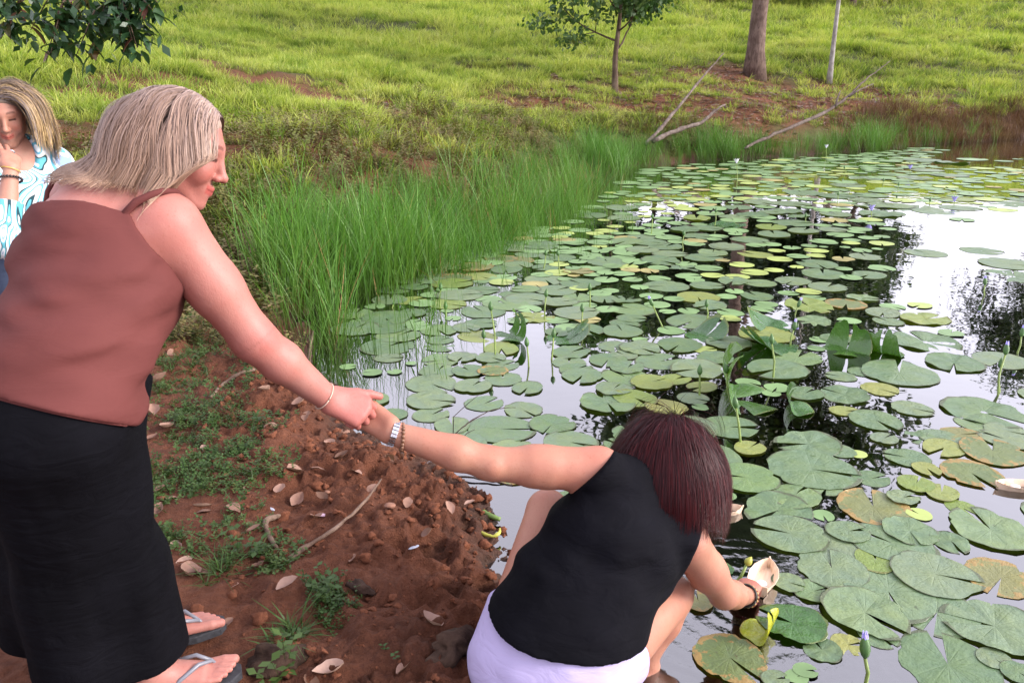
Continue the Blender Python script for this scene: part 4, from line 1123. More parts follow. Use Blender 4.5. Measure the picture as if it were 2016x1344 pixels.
def make_tree(base, H, r0, rs, bark, leafmat, first, nlimb, limbL, spread, size, n_each, label, lean=(0, 0), fork=None, crown_gap=.0, split=3, group=None, aspect=.32):
    e = empty('tree'); base = np.array(base, float)
    mb = MB()
    dirv = unit([lean[0], lean[1], 1])
    n = 14; tp = []; p = base + [0, 0, -.15]; d = dirv
    for i in range(n):
        tp.append(p.copy()); d = unit(d + rs.randn(3) * .035 + np.array([0, 0, .03])); p = p + d * (H * .92) / (n - 1)
    tp = np.array(tp); tr_ = r0 * (1 - .85 * np.linspace(0, 1, n)) ; tr_[0] *= 1.45; tr_[1] *= 1.05
    mb.tube(tp, tr_, 14); mb.build('trunk', M[bark], e)
    tips = []; lb = MB()
    for i in range(nlimb):
        t = first + (1 - first) * (i + .3) / nlimb
        k = min(n - 2, int(t * (n - 1))); p0 = tp[k] + (tp[k + 1] - tp[k]) * (t * (n - 1) - k)
        a = i * 2.4 + rs.rand() * .8
        dv = np.array([cos(a), sin(a), rs.uniform(.35, .9)])
        L = limbL * (1.15 - .75 * (t - first) / (1 - first)) * rs.uniform(.75, 1.2)
        pts, rr = limb(p0, dv, L, r0 * .42 * (1 - .6 * t), r0 * .08, rs)
        lb.tube(pts, rr, 6); tips += [pts[-1], pts[-2], pts[-3]]
        for s_ in range(split):
            j = rs.randint(2, 6)
            q, r2 = limb(pts[j], unit(pts[-1] - pts[0]) + rs.randn(3) * .7, L * rs.uniform(.3, .6), rr[j] * .6, r0 * .05, rs, 5)
            lb.tube(q, r2, 5); tips += [q[-1], q[-2], q[2]]
    lb.build('limbs', M[bark], e)
    V, Q = leaves_at(tips, n_each, spread, size, rs, aspect)
    link('crown', mesh_np('crown', V, Q, M[leafmat], False), e)
    rebase(e, tuple(base))
    tag(e, label, 'tree', group)
    return e
trs = np.random.RandomState(12)
def tree_base(px, py, z):
    return on_ground(px, py)
make_tree(tree_base(1210, 185, 19.5), 4.7, .088, trs, 'bark_young', 'crown_young', .27, 13, 1.75, .18, .15, 34, 'young slender tree with a low leafy crown on the far bank', split=4)
make_tree(tree_base(1485, 152, 22.5), 14.5, .30, trs, 'bark_gum', 'crown_gum', .34, 20, 5.2, .58, .34, 64, 'thick brown tree trunk standing on the bare bank beside leaf litter', split=6, aspect=.28)
make_tree(tree_base(1632, 165, 21.5), 11.5, .085, trs, 'bark_pale', 'crown_gum', .50, 9, 2.0, .28, .2, 40, 'thin pale sapling trunk right of the thick brown trunk', lean=(.03, 0), split=3, aspect=.2)
# trees past the right edge of the view that the pond mirrors
for (x, y, H, sd_) in [(20.5, 30, 9, 3), (27, 31.5, 11, 8)]:
    q = np.array([x, y, gz(x, y)])
    if abs(x) / y < .64 and H > 10: continue
    make_tree(q, H, .16, np.random.RandomState(sd_), 'bark_gum', 'crown_gum', .3, 12, 3.0, .4, .25, 40, 'gum tree standing on the bank beyond the red sedge', group='gum trees beyond the sedge', split=4, aspect=.2)

# the wood along the crest of the hill, above the view, mirrored by the pond
for i in range(11):
    x = 3.5 + i * 2.75 + trs.uniform(-.7, .7); y = 66 + trs.uniform(-3, 3)
    make_tree((x, y, gz(x, y)), trs.uniform(9.5, 13.5), .22, np.random.RandomState(50 + i), 'bark_gum', 'crown_gum', .12, 15, 3.4, .75, .62, 16, 'dark bushy tree in the wood along the crest of the hill', group='trees along the hill crest', split=4, aspect=.4)
# near tree whose leafy bough hangs into the top left corner
e = empty('tree'); lrs = np.random.RandomState(4)
root = np.array([-6.6, 6.6, gz(-6.6, 6.6)])
mb = MB(); tp = np.array([root + [0, 0, -.2], root + [.05, 0, .8], root + [.15, -.05, 1.9], root + [.1, .05, 3.2], root + [.3, .1, 4.4]])
mb.tube(tp, [.17, .13, .115, .095, .07], 12); mb.build('trunk', M['bark_young'], e)
def leaf_shape(name, seed, L, W, mat, curl=.25, fold=.3):
    r_ = np.random.RandomState(seed); n = 7; V = []
    for j in range(n):
        u_ = j / (n - 1); w = W * math.sin(pi * min(1, u_ * .96 + .03)) ** .75 * (1 - .25 * u_)
        zc = curl * L * (u_ - .3) ** 2 * r_.uniform(.8, 1.2)
        for s_ in (-1, -.5, 0, .5, 1):
            V.append((u_ * L, s_ * w * (1 + .07 * r_.randn()), zc + fold * w * abs(s_) ** 1.5 + r_.randn() * .012 * L))
    Q = [(5 * j + k, 5 * j + k + 1, 5 * j + k + 6, 5 * j + k + 5) for j in range(n - 1) for k in range(4)]
    return mesh_np(name, V, Q, mat)
bl = [leaf_shape('leaf_%d' % i, 60 + i, .125, .034, M['branch_leaf'], -.3, .25) for i in range(4)]
limbs = MB(); tipsL = []
main = [tp[2], P(-160, -120, 7.0), P(30, -60, 6.6), P(150, -30, 6.3), P(230, -10, 6.1)]
main = np.array(main); limbs.tube(main, [.05, .04, .028, .018, .01], 7)
twigs = []
for (px, py, zz) in [(60, 60, 6.3), (110, 80, 6.2), (150, 110, 6.1), (190, 90, 6.2), (230, 70, 6.1), (260, 80, 6.0), (285, 50, 6.1), (300, 20, 6.0), (200, 40, 6.2), (140, 40, 6.3), (40, 20, 6.5), (10, 40, 6.4), (20, 80, 6.5), (100, 105, 6.15), (250, 20, 6.1), (170, 10, 6.3), (310, 5, 6.0), (240, 95, 6.05), (5, 5, 6.5), (90, 125, 6.2), (270, 95, 6.0), (70, -20, 6.4), (215, 10, 6.15)]:
    q = P(px, py, zz); j = int(np.argmin([np.linalg.norm(q - w_) for w_ in main])); s_ = main[j]
    mid = (s_ + q) / 2 + np.array([0, 0, .10]); limbs.tube([s_, mid, q], [.010, .007, .003], 5); twigs.append((s_, mid, q))
limbs.build('branch', M['bark_young'], e)
n_leaf = 0
for (s_, mid, q) in twigs:
    for k in range(12):
        t = lrs.uniform(.45, 1.05); p_ = (1 - t) ** 2 * s_ + 2 * t * (1 - t) * mid + t * t * q + lrs.randn(3) * .045
        o = link('leaf', bl[lrs.randint(4)], e)
        a = lrs.rand() * 2 * pi
        d = unit([cos(a) * .75, sin(a) * .75, lrs.uniform(-1.2, .1)])
        o.rotation_euler = Vector(d).to_track_quat('X', 'Z').to_euler(); o.location = tuple(p_); sc = lrs.uniform(.8, 1.5); o.scale = (sc, sc, sc)
        n_leaf += 1
V, Qv = leaves_at([tp[4] + lrs.randn(3) * .55 for i in range(60)], 26, .22, .11, lrs, .28)
link('crown', mesh_np('crown', V, Qv, M['crown_young'], False), e)
V, Qv = leaves_at([(mid + q) / 2 + lrs.randn(3) * .05 for (s_, mid, q) in twigs], 16, .13, .10, lrs, .27)
link('foliage', mesh_np('foliage', V, Qv, M['branch_leaf'], False), e)
rebase(e, tuple(root))
tag(e, 'tree with dark glossy leaves hanging over the hillside behind the women', 'tree')
# ------------------------------------------------------------------ people: distance-field bodies turned into one continuous mesh
class Field:
    def __init__(s, lo, hi, h):
        s.lo = np.array(lo, float); s.h = h
        s.n = np.ceil((np.array(hi) - s.lo) / h).astype(int) + 1
        s.F = np.full(tuple(s.n), 0.25, np.float32)
    def box(s, lo, hi):
        a = np.clip(np.floor((np.array(lo) - s.lo) / s.h).astype(int), 0, s.n)
        b = np.clip(np.ceil((np.array(hi) - s.lo) / s.h).astype(int) + 1, 0, s.n)
        if np.any(b <= a): return None, None
        sl = tuple(slice(i, j) for i, j in zip(a, b))
        ax = [(s.lo[i] + s.h * np.arange(a[i], b[i])).astype(np.float32) for i in range(3)]
        X, Y, Z = np.meshgrid(*ax, indexing='ij')
        return sl, np.stack([X, Y, Z], -1)
    def full(s):
        return s.box(s.lo, s.lo + s.h * (s.n - 1))
    def add(s, prim, k=.02, inf=0.0, sub=False):
        lo, hi, fn = prim
        m_ = k + .02 + abs(inf)
        sl, p = s.box(np.array(lo) - m_, np.array(hi) + m_)
        if sl is None: return
        d = (fn(p) - inf).astype(np.float32); a = s.F[sl]
        if sub:
            d = -d; h_ = np.maximum(k - np.abs(a - d), 0) / max(k, 1e-6)
            s.F[sl] = np.maximum(a, d) + h_ * h_ * k * .25
        else:
            h_ = np.maximum(k - np.abs(a - d), 0) / max(k, 1e-6)
            s.F[sl] = np.minimum(a, d) - h_ * h_ * k * .25
    def cutplane(s, p0, n, k=.008, region=None):
        """remove everything on the side n points to (inside region, if given)"""
        sl, p = s.full(); n = unit(n)
        d = ((p - np.asarray(p0)) @ n).astype(np.float32)
        if region is not None: d = np.minimum(d, -region(p).astype(np.float32))
        a = s.F; h_ = np.maximum(k - np.abs(a - d), 0) / k
        s.F = np.maximum(a, d) + h_ * h_ * k * .25
    def ripple(s, amp, scale, seed=0.0, sharp=1.0):
        band = np.argwhere(np.abs(s.F) < .03)
        p = s.lo + band * s.h
        n = vnoise3(p * np.asarray(scale) + seed) + .5 * vnoise3(p * np.asarray(scale) * 2.1 + seed + 5)
        n = np.sign(n) * np.abs(n) ** sharp
        s.F[band[:, 0], band[:, 1], band[:, 2]] += (amp * n).astype(np.float32)
    def mesh(s, smooth=2):
        F = s.F; S = F < 0
        n = np.array(F.shape)
        cnt = np.zeros(tuple(n - 1), np.int8)
        for dx in (0, 1):
            for dy in (0, 1):
                for dz in (0, 1):
                    cnt += S[dx:n[0] - 1 + dx, dy:n[1] - 1 + dy, dz:n[2] - 1 + dz]
        cells = np.argwhere((cnt > 0) & (cnt < 8))
        ids = np.full(tuple(n - 1), -1, np.int32)
        ids[cells[:, 0], cells[:, 1], cells[:, 2]] = np.arange(len(cells))
        acc = np.zeros((len(cells), 3)); num = np.zeros(len(cells))
        offs = [(0, 0, 0), (1, 0, 0), (0, 1, 0), (1, 1, 0), (0, 0, 1), (1, 0, 1), (0, 1, 1), (1, 1, 1)]
        vals = [F[cells[:, 0] + o[0], cells[:, 1] + o[1], cells[:, 2] + o[2]] for o in offs]
        for i in range(8):
            for j in range(i + 1, 8):
                if sum(abs(a - b) for a, b in zip(offs[i], offs[j])) != 1: continue
                a, b = vals[i], vals[j]; c = (a < 0) != (b < 0)
                t = np.where(c, a / np.where(a == b, 1, a - b), 0)
                pos = np.array(offs[i]) + t[:, None] * (np.array(offs[j]) - np.array(offs[i]))
                acc += pos * c[:, None]; num += c
        V = s.lo + s.h * (cells + acc / num[:, None])
        quads = []
        for ax in range(3):
            b_, c_ = (ax + 1) % 3, (ax + 2) % 3
            sl0 = [slice(None)] * 3; sl1 = [slice(None)] * 3
            sl0[ax] = slice(0, n[ax] - 1); sl1[ax] = slice(1, n[ax])
            A = S[tuple(sl0)]; B = S[tuple(sl1)]
            e = np.argwhere(A != B)
            ok = (e[:, b_] > 0) & (e[:, b_] < n[b_] - 1) & (e[:, c_] > 0) & (e[:, c_] < n[c_] - 1)
            e = e[ok]
            flip = A[e[:, 0], e[:, 1], e[:, 2]]
            q = []
            for (db, dc) in ((-1, -1), (0, -1), (0, 0), (-1, 0)):
                g = e.copy(); g[:, b_] += db; g[:, c_] += dc
                q.append(ids[g[:, 0], g[:, 1], g[:, 2]])
            q = np.stack(q, 1); q[~flip] = q[~flip][:, ::-1]
            quads.append(q)
        Q = np.concatenate(quads); Q = Q[(Q >= 0).all(1)]
        for it in range(smooth):
            a = np.concatenate([Q[:, 0], Q[:, 1], Q[:, 2], Q[:, 3]]); b = np.concatenate([Q[:, 1], Q[:, 2], Q[:, 3], Q[:, 0]])
            i_ = np.concatenate([a, b]); j_ = np.concatenate([b, a])
            w = np.bincount(i_, minlength=len(V)) + 1e-9
            av = np.stack([np.bincount(i_, V[j_, k], minlength=len(V)) for k in range(3)], 1) / w[:, None]
            V = V * .5 + av * .5
        return V, Q

def cap(a, b, ra, rb, side=None, flat=1.0):
    a = np.asarray(a, float); b = np.asarray(b, float); ab = b - a; L2 = ab @ ab + 1e-12
    mr = max(ra, rb) * max(1, flat)
    sv = None if side is None else unit(side)
    def fn(p):
        v = p - a.astype(np.float32)
        t = np.clip((v @ ab) / L2, 0, 1)
        v = v - t[..., None] * ab
        if sv is not None:
            sc = v @ sv
            v = v - (sc * (1 - 1 / flat))[..., None] * sv
        return np.sqrt((v * v).sum(-1)) - (ra + (rb - ra) * t)
    return np.minimum(a, b) - mr, np.maximum(a, b) + mr, fn

def ell(c, R, rad):
    """ellipsoid: rows of R are its axes"""
    c = np.asarray(c, float); R = np.asarray(R, float); rad = np.asarray(rad, float)
    mr = rad.max()
    def fn(p):
        q = (p - c) @ R.T
        k0 = np.sqrt(((q / rad) ** 2).sum(-1)); k1 = np.sqrt(((q / rad ** 2) ** 2).sum(-1)) + 1e-9
        return k0 * (k0 - 1) / k1
    return c - mr, c + mr, fn

def frame(fwd, up):
    f = unit(fwd); u = np.asarray(up, float); u = unit(u - f * (u @ f)); r = np.cross(f, u)
    return np.array([f, u, r])          # forward, up, right

def head_prims(c, R, s=1.0, smile=0.0):
    c = np.asarray(c, float)
    T = lambda f, u, r: c + s * (f * R[0] + u * R[1] + r * R[2])
    E = lambda f, u, r, a, b, d: ell(T(f, u, r), R, np.array([a, b, d]) * s)
    K = lambda p, q, r1, r2: cap(T(*p), T(*q), r1 * s, r2 * s)
    out = [(E(-.012, .032, 0, .098, .09, .076), .02), (E(.022, -.02, 0, .068, .088, .063), .03)]
    for m_ in (-1, 1):
        out += [(K((-.0, -.055, .05 * m_), (.062, -.1, .016 * m_), .02, .018), .03), (E(.064, -.028, .036 * m_, .024, .026, .022), .025), (K((.079, .033, .012 * m_), (.068, .036, .042 * m_), .012, .010), .02),
                (E(-.012, .0, .074 * m_, .022, .032, .010), .008)]
    out += [(E(.074, -.104, 0, .020, .017, .022), .02), (E(.078, -.068, 0, .019, .022, .026), .02), (K((.088, .022, 0), (.109, -.024, 0), .008, .0105), .012), (E(.113, -.028, 0, .011, .010, .011), .01)]
    for m_ in (-1, 1):
        out += [(E(.101, -.032, .0125 * m_, .010, .008, .008), .007), (E(.069, .011, .032 * m_, .0135, .0125, .0145), .004)]
    for m_ in (-1, 1):
        out += [(K((.096, -.060, 0), (.082, -.060 + .006 * smile, .024 * m_), .0062, .003), .005), (K((.094, -.071, 0), (.082, -.066 + .006 * smile, .021 * m_), .0070, .003), .005)]
    return out
def head_tint(V, c, R, s=1.0, smile=0.0, brow=(.30, .24, .20), lip=(.95, .52, .55)):
    """skin colour multipliers by place on the face: lips, brows, lashes, cheeks"""
    q = (V - np.asarray(c)) @ R.T / s
    f, u, r = q[:, 0], q[:, 1], np.abs(q[:, 2])
    T = np.ones((len(V), 3))
    def put_(mask, col, a):
        T[:] = T * (1 - (mask * a)[:, None]) + T * np.array(col) * (mask * a)[:, None]
    front = ss(.045, .06, f)
    put_(front * np.exp(-(((r - .04) / .018) ** 2 + ((u + .03) / .018) ** 2)), (1.0, .72, .70), .8)
    ymouth = -.0655 + .006 * smile * (r / .022) ** 1.5
    put_(front * ss(.0125, .009, np.abs(u - ymouth)) * ss(.027, .022, r), lip, .9)
    put_(front * ss(.0022, .0010, np.abs(u - ymouth)) * ss(.026, .022, r), (.45, .28, .28), .9)
    put_(front * ss(.0055, .003, np.abs(u - (.040 - .004 * (r - .03) ** 2 / .0004))) * ss(.012, .016, r) * ss(.050, .044, r), brow, .75)
    put_(front * ss(.0052, .0030, np.abs(u - .008)) * ss(.016, .02, r) * ss(.047, .043, r), (.13, .09, .08), .95)
    put_(front * ss(.009, .006, np.abs(u - .017)) * ss(.018, .022, r) * ss(.046, .042, r), (.80, .66, .62), .5)
    put_(ss(.09, .1, f) * ss(.006, .003, np.hypot(r - .008, u + .037)), (.4, .25, .22), .8)
    return T

def hand_prims(wrist, d, n, t, curls, s=1.0, spread=.10, thumb=(.75, .55, -.35), thumb_curl=.35, fingers=None):
    """d along the palm, n out of the back of the hand, t towards the thumb; curls: per finger bends at its joints"""
    wrist = np.asarray(wrist, float); d = unit(d); n = unit(n - d * (np.asarray(n) @ d)); t = unit(np.asarray(t) - d * (np.asarray(t) @ d) - n * (np.asarray(t) @ n))
    out = []
    lat = [.030, .010, -.010, -.028]; mc = [.088, .092, .086, .078]; fl = [.070, .078, .072, .056]; fr = [.0092, .0095, .009, .0079]
    nails = []
    for i in range(4):
        k0 = wrist + s * (d * .012 + t * lat[i] * .6); k1 = wrist + s * (d * mc[i] + t * lat[i] + n * (.004 if i in (1, 2) else 0))
        out.append((cap(k0, k1, .0145 * s, .0125 * s), .018))
        p = k1; dirv = unit(d + t * spread * (1.5 - i)); ax = t
        c = curls[i]; nn = n.copy()
        for j, fr_ in enumerate((.46, .30, .24)):
            a = c[j]
            dv = dirv * cos(a) - nn * sin(a); nn = nn * cos(a) + dirv * sin(a); dirv = unit(dv)
            q = p + dirv * fl[i] * fr_ * s
            r_ = fr[i] * s * (1 - .10 * j)
            out.append((cap(p, q, r_, r_ * .92), .006)); p = q
        nails.append((p, dirv, nn, fr[i] * s * .75))
    b0 = wrist + s * (d * .020 + t * .022 - n * .004); td = unit(d * thumb[0] + t * thumb[1] + n * thumb[2])
    b1 = b0 + td * .046 * s; td2 = unit(td + (d * .6 - n * .3 - t * .35) * thumb_curl); b2 = b1 + td2 * .034 * s; td3 = unit(td2 + (d * .6 - n * .3 - t * .35) * thumb_curl); b3 = b2 + td3 * .026 * s
    out += [(cap(b0, b1, .0165 * s, .0125 * s), .016), (cap(b1, b2, .0118 * s, .0108 * s), .006), (cap(b2, b3, .0108 * s, .0092 * s), .005)]
    return out

def foot_prims(heel, toe_dir, out_dir, s=1.0, up=(0, 0, 1)):
    heel = np.asarray(heel, float); f = unit(toe_dir); u = np.asarray(up, float); o = unit(np.asarray(out_dir) - f * (np.asarray(out_dir) @ f))
    T = lambda a, b, c: heel + s * (f * a + o * b + u * c)
    out = [(cap(T(0, 0, .028), T(.06, 0, .040), .028 * s, .030 * s), .02), (cap(T(.05, 0, .045), T(.16, -.004, .022), .032 * s, .019 * s, o, 1.35), .03), (cap(T(.04, .012, .02), T(.155, .026, .014), .020 * s, .015 * s), .02)]
    for i, (lat, L, r_) in enumerate([(-.030, .238, .0135), (-.010, .232, .0098), (.006, .224, .0092), (.021, .212, .0088), (.034, .198, .0085)]):
        out.append((cap(T(.150, lat * .9, .016), T(L - .025, lat, .013), r_ * s, r_ * s), .008)); out.append((cap(T(L - .025, lat, .013), T(L, lat, .010), r_ * s, r_ * .9 * s), .004))
    return out

def grow(prims, h, boxpts=None, pad=.05, cuts=()):
    lo = np.min([p_[0][0] for p_ in prims], 0) - pad; hi = np.max([p_[0][1] for p_ in prims], 0) + pad
    F = Field(lo, hi, h)
    for pr, k in prims: F.add(pr, k)
    return F

def person_mesh(name, mat, sets, tint=None, parent=None):
    """several grids sampled from one figure, joined in one mesh"""
    Vs, Qs, o = [], [], 0
    for V, Q in sets:
        Vs.append(V); Qs.append(Q + o); o += len(V)
    V = np.concatenate(Vs); Q = np.concatenate(Qs)
    T = np.ones((len(V), 3)) if tint is None else tint(V)
    return link(name, mesh_np(name, V, Q, mat, True, T), parent)

def region_mesh(prims, lo, hi, h, smooth=2, extra=None):
    F = Field(lo, hi, h)
    for pr, k in prims: F.add(pr, k)
    if extra: extra(F)
    return F.mesh(smooth)

# ---- hair: strands grown over the skull, pulled down by gravity, kept outside head, neck and back
def grow_hair(roots, dirs, length, step, colliders, rs, grav=.22, stiff=.75, wave=.02, clump=None, gravdir=(0, 0, -1), lenvar=.25, limit=None, lenscale=None):
    n = len(roots); p = roots.copy(); d = dirs / np.linalg.norm(dirs, axis=1)[:, None]
    L = length * (1 - lenvar * rs.rand(n)) * (1 if lenscale is None else lenscale)
    nst = int(length / step) + 1
    path = [p.copy()]; g = np.array(gravdir, float)
    ph = np.stack([9 * vnoise3(roots * 14 + 3.0 * k_) for k_ in range(3)], 1) + rs.rand(n, 3) * 1.2
    for i in range(nst):
        t = i / nst
        d = stiff * d + grav * g * (.5 + t) + wave * np.sin(ph + i * .55) 
        d /= np.linalg.norm(d, axis=1)[:, None]
        q = p + d * step * np.minimum(1, np.maximum(0, (L - i * step) / step))[:, None]
        for (c, R, rad) in colliders:
            l = (q - c) @ R.T / rad
            m_ = np.sqrt((l * l).sum(1)); ins = m_ < 1
            if ins.any():
                q[ins] = c + ((l[ins] / (m_[ins][:, None] + 1e-9)) * rad) @ R
        if limit is not None: q = limit(q)
        nd = q - p; ln = np.linalg.norm(nd, axis=1)
        ok = ln > 1e-5; d[ok] = .5 * d[ok] + .5 * nd[ok] / ln[ok][:, None]
        p = q; path.append(p.copy())
    return np.array(path)     # steps, n, 3
def trim(path, plane_p, plane_n, applies, rs, jit=.02):
    """cut each strand where it passes a plane"""
    S, n, _ = path.shape; out = path.copy()
    s_ = (path - plane_p) @ plane_n + rs.randn(n)[None, :] * jit
    bad = (s_ < 0) & applies(path); bad[:2] = False
    first = np.where(bad.any(0), bad.argmax(0), S - 1)
    for k in range(n):
        if first[k] < S - 1:
            t = np.linspace(0, first[k], S); i0 = np.minimum(t.astype(int), S - 2); f = (t - i0)[:, None]
            out[:, k] = path[i0, k] * (1 - f) + path[i0 + 1, k] * f
    return out
def hair_mesh(path, width, cols, rs, center):
    S, n, _ = path.shape
    tan = np.gradient(path, axis=0); tan /= np.linalg.norm(tan, axis=2)[:, :, None] + 1e-9
    ref = path - center
    u = np.cross(tan, ref); u /= np.linalg.norm(u, axis=2)[:, :, None] + 1e-9
    w = np.cross(u, tan)
    t = np.linspace(0, 1, S)[:, None, None]
    wd = width * (rs.uniform(.6, 1.3, n)[None, :, None]) * (1 - .75 * t ** 2.5)
    ring = [path - wd * u, path + wd * .35 * w, path + wd * u]
    V = np.stack(ring, 2)
    V = V.transpose(1, 0, 2, 3).reshape(-1, 3)             # per strand, per step, across
    base = (np.arange(n) * S * 3)[:, None, None]; st = (np.arange(S - 1) * 3)[None, :, None]; k = np.arange(2)[None, None, :]
    Q = np.stack([base + st + k, base + st + k + 1, base + st + 4 + k, base + st + 3 + k], -1).reshape(-1, 4)
    tt = np.linspace(0, 1, S)
    C = cols[0][:, None, :] * (1 - tt)[None, :, None] + cols[1][:, None, :] * tt[None, :, None]
    C = np.repeat(C, 3, 1).reshape(-1, 3)
    return V, Q, C
def scalp(rs, n, c, R, rad, hairline):
    """roots on the skull ellipsoid; hairline(f,u,r) says where hair grows (unit sphere coordinates)"""
    out = []
    while len(out) < n:
        q = rs.randn(4 * n, 3); q /= np.linalg.norm(q, axis=1)[:, None]
        k = hairline(q[:, 0], q[:, 1], q[:, 2]); out += list(q[k])
    q = np.array(out[:n])
    return q, c + (q * rad) @ R

def bead_ring(center, axis, rad, bead, n, mat, name, parent, flat=1.0, u0=None):
    a = unit(axis); u = unit(np.cross(a, [.3, .2, .9] if u0 is None else u0)); w = np.cross(a, u)
    mb = MB()
    for i in range(n):
        t = 2 * pi * i / n
        v, f = ICO1 * bead + (np.asarray(center) + rad * (cos(t) * u + sin(t) * w * flat)), ICOF1
        mb.add(v, f)
    return mb.build(name, mat, parent)
def ring_band(center, axis, rad, tube, mat, name, parent, n=28, flat=1.0):
    a = unit(axis); u = unit(np.cross(a, [.3, .2, .9])); w = np.cross(a, u)
    mb = MB(); pts = [np.asarray(center) + rad * (cos(t) * u + sin(t) * w * flat) for t in np.linspace(0, 2 * pi, n)]
    mb.tube(pts, tube, 6); return mb.build(name, mat, parent)

# ================================================================== woman in the brown top (standing, leaning)
GS = 0.20
A = dict(shR=P(325, 440, 1.68), shL=P(146, 404, 1.85), neck=P(228, 362, 1.76), elR=P(500, 668, 1.80), wrR=P(648, 787, 1.95), pel=P(95, 800, 1.60))
A['shR'] = P(330, 445, 1.68)
lat = unit(A['shL'] - A['shR'])                     # towards her left
upA = unit(A['neck'] - A['pel'])
fwdA = unit(np.cross(lat, upA)); fwdA = fwdA if fwdA[1] > 0 else -fwdA   # out of her chest, away from us
latP = unit([-.72, .69, 0]); fwdP = unit([.69, .72, 0])
torso = []
pel, neck = A['pel'], A['neck']
chest = pel + (neck - pel) * .68
waist = pel + (neck - pel) * .36
torso += [(cap(pel - upA * .03, pel + upA * .07, .135, .13, latP, 1.32), .05), (cap(pel + upA * .05, waist + fwdP * .02, .130, .128, latP, 1.22), .06), (cap(waist + fwdP * .02, chest, .125, .115, lat, 1.28), .06),
          (cap(chest, chest + upA * .10, .112, .085, lat, 1.45), .06)]
bust = [(ell(chest + fwdA * .085 + s_ * lat * .085 - upA * .05, np.eye(3), (.075, .075, .085)), .05) for s_ in (-1, 1)]
trapz = [(cap(neck, A['shR'], .055, .060), .05), (cap(neck, A['shL'], .052, .046), .05)]
headC = P(352, 292, 1.80)
RA = frame(np.array([.93, .12, -.42]), np.array([.30, .12, .93]))
neckpr = [(cap(neck - upA * .03 + fwdA * .01, headC - RA[1] * .06 - RA[0] * .03, .058, .053), .03)]
armR = [(cap(A['shR'], A['shR'] * .45 + A['elR'] * .55, .068, .058), .03), (cap(A['shR'] * .5 + A['elR'] * .5, A['elR'], .059, .047), .02),
        (cap(A['elR'], A['elR'] * .65 + A['wrR'] * .35, .048, .047), .025), (cap(A['elR'] * .65 + A['wrR'] * .35, A['wrR'], .047, .030), .02)]
elL = A['shL'] + np.array([-.06, .12, -.26]); wrL = elL + np.array([-.08, .08, -.21])
armL = [(cap(A['shL'], elL, .058, .045), .03), (cap(elL, wrL, .044, .029), .02)]
handdirR = unit(P(722, 815, 1.98) - A['wrR'])
viewA = unit(A['wrR'] - np.array([0, 0, CAM_H]))
upimg = np.array([0, ST, CT])
hR = hand_prims(A['wrR'] - handdirR * .004, handdirR, -viewA * .9 + upimg * .35 - np.array([.1, 0, 0]), upimg + viewA * .35, [(.75, 1.2, .8), (.85, 1.25, .8), (.95, 1.25, .8), (1.05, 1.2, .8)], 1.06, .02, (1.0, .50, -.12), .22)
hL = hand_prims(wrL, unit([.6, .2, -.7]), unit([.5, .3, .6]), unit([0, 1, .2]), [(.3, .3, .2)] * 4, 1.0)
# feet and shins
def gpt(px, py, dz=0.0):
    q = onplane(px, py, GS); return np.array([q[0], q[1], GS + dz])
toeN = gpt(466, 1331); toeF = gpt(434, 1232)
dN = unit(np.array([.93, .36, 0])); dF = unit(np.array([.88, .48, 0]))
heelN = toeN - dN * .238; heelF = toeF - dF * .238
SOLE = .022
outN = np.array([dN[1], -dN[0], 0]); outF = -np.array([dF[1], -dF[0], 0])
kneeN = heelN + dN * .06 + np.array([-.10, -.02, .42]); kneeF = heelF + dF * .06 + np.array([-.12, -.02, .42])
hipN = pel - latP * .085 - upA * .02; hipF = pel + latP * .085 - upA * .02
legs = []
for hp_, kn, hl, dd_, oo in ((hipN, kneeN, heelN, dN, outN), (hipF, kneeF, heelF, dF, outF)):
    ank = hl + dd_ * .045 + np.array([0, 0, SOLE + .075])
    legs += [(cap(hp_, kn, .088, .060), .04), (cap(kn, kn * .6 + ank * .4, .058, .056), .03), (cap(kn * .6 + ank * .4, ank, .055, .037), .02), (cap(ank, hl + dd_ * .04 + np.array([0, 0, SOLE + .03]), .037, .032), .02)]
    legs += foot_prims(hl + np.array([0, 0, SOLE]), dd_, oo, 1.0)
# crossed skin folds need no more; body in two resolutions
bodyA = torso + trapz + neckpr + armL + legs + armR
pe = empty('person')
coarse = grow(bodyA + hL, .0065).mesh(2)
hp_ = head_prims(headC, RA, .98, .6)
finehead = region_mesh(neckpr + hp_, headC - .19, headC + .19, .003, 1)
lo = np.minimum(A['wrR'], A['wrR'] + handdirR * .16) - .09; hi = np.maximum(A['wrR'], A['wrR'] + handdirR * .16) + .09
finehand = region_mesh(armR + hR, lo, hi, .0026, 1)
lo = np.minimum(heelN, toeF) - .12; hi = np.maximum(toeN, toeF) + .09; hi[2] = GS + .22
finefeet = region_mesh(legs, lo, hi, .003, 1)
def tintA(V):
    T = head_tint(V, headC, RA, .98, .6)
    far = np.linalg.norm(V - headC, axis=1) > .2
    T[far] = 1
    for c_, r_ in ((A['wrR'] + handdirR * .08, .09), (A['elR'], .06)):
        w = np.exp(-((np.linalg.norm(V - c_, axis=1) / r_) ** 2))[:, None]; T *= 1 - w * np.array([.06, .24, .20])
    # dark lines painted across the elbow as the shade in skin creases
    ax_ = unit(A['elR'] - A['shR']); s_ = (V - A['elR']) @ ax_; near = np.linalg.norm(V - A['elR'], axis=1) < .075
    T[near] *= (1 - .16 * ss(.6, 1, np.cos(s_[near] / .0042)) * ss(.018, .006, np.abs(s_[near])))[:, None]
    return T
person_mesh('body', M['skin_pink'], [coarse, finehead, finehand, finefeet], tintA, pe)
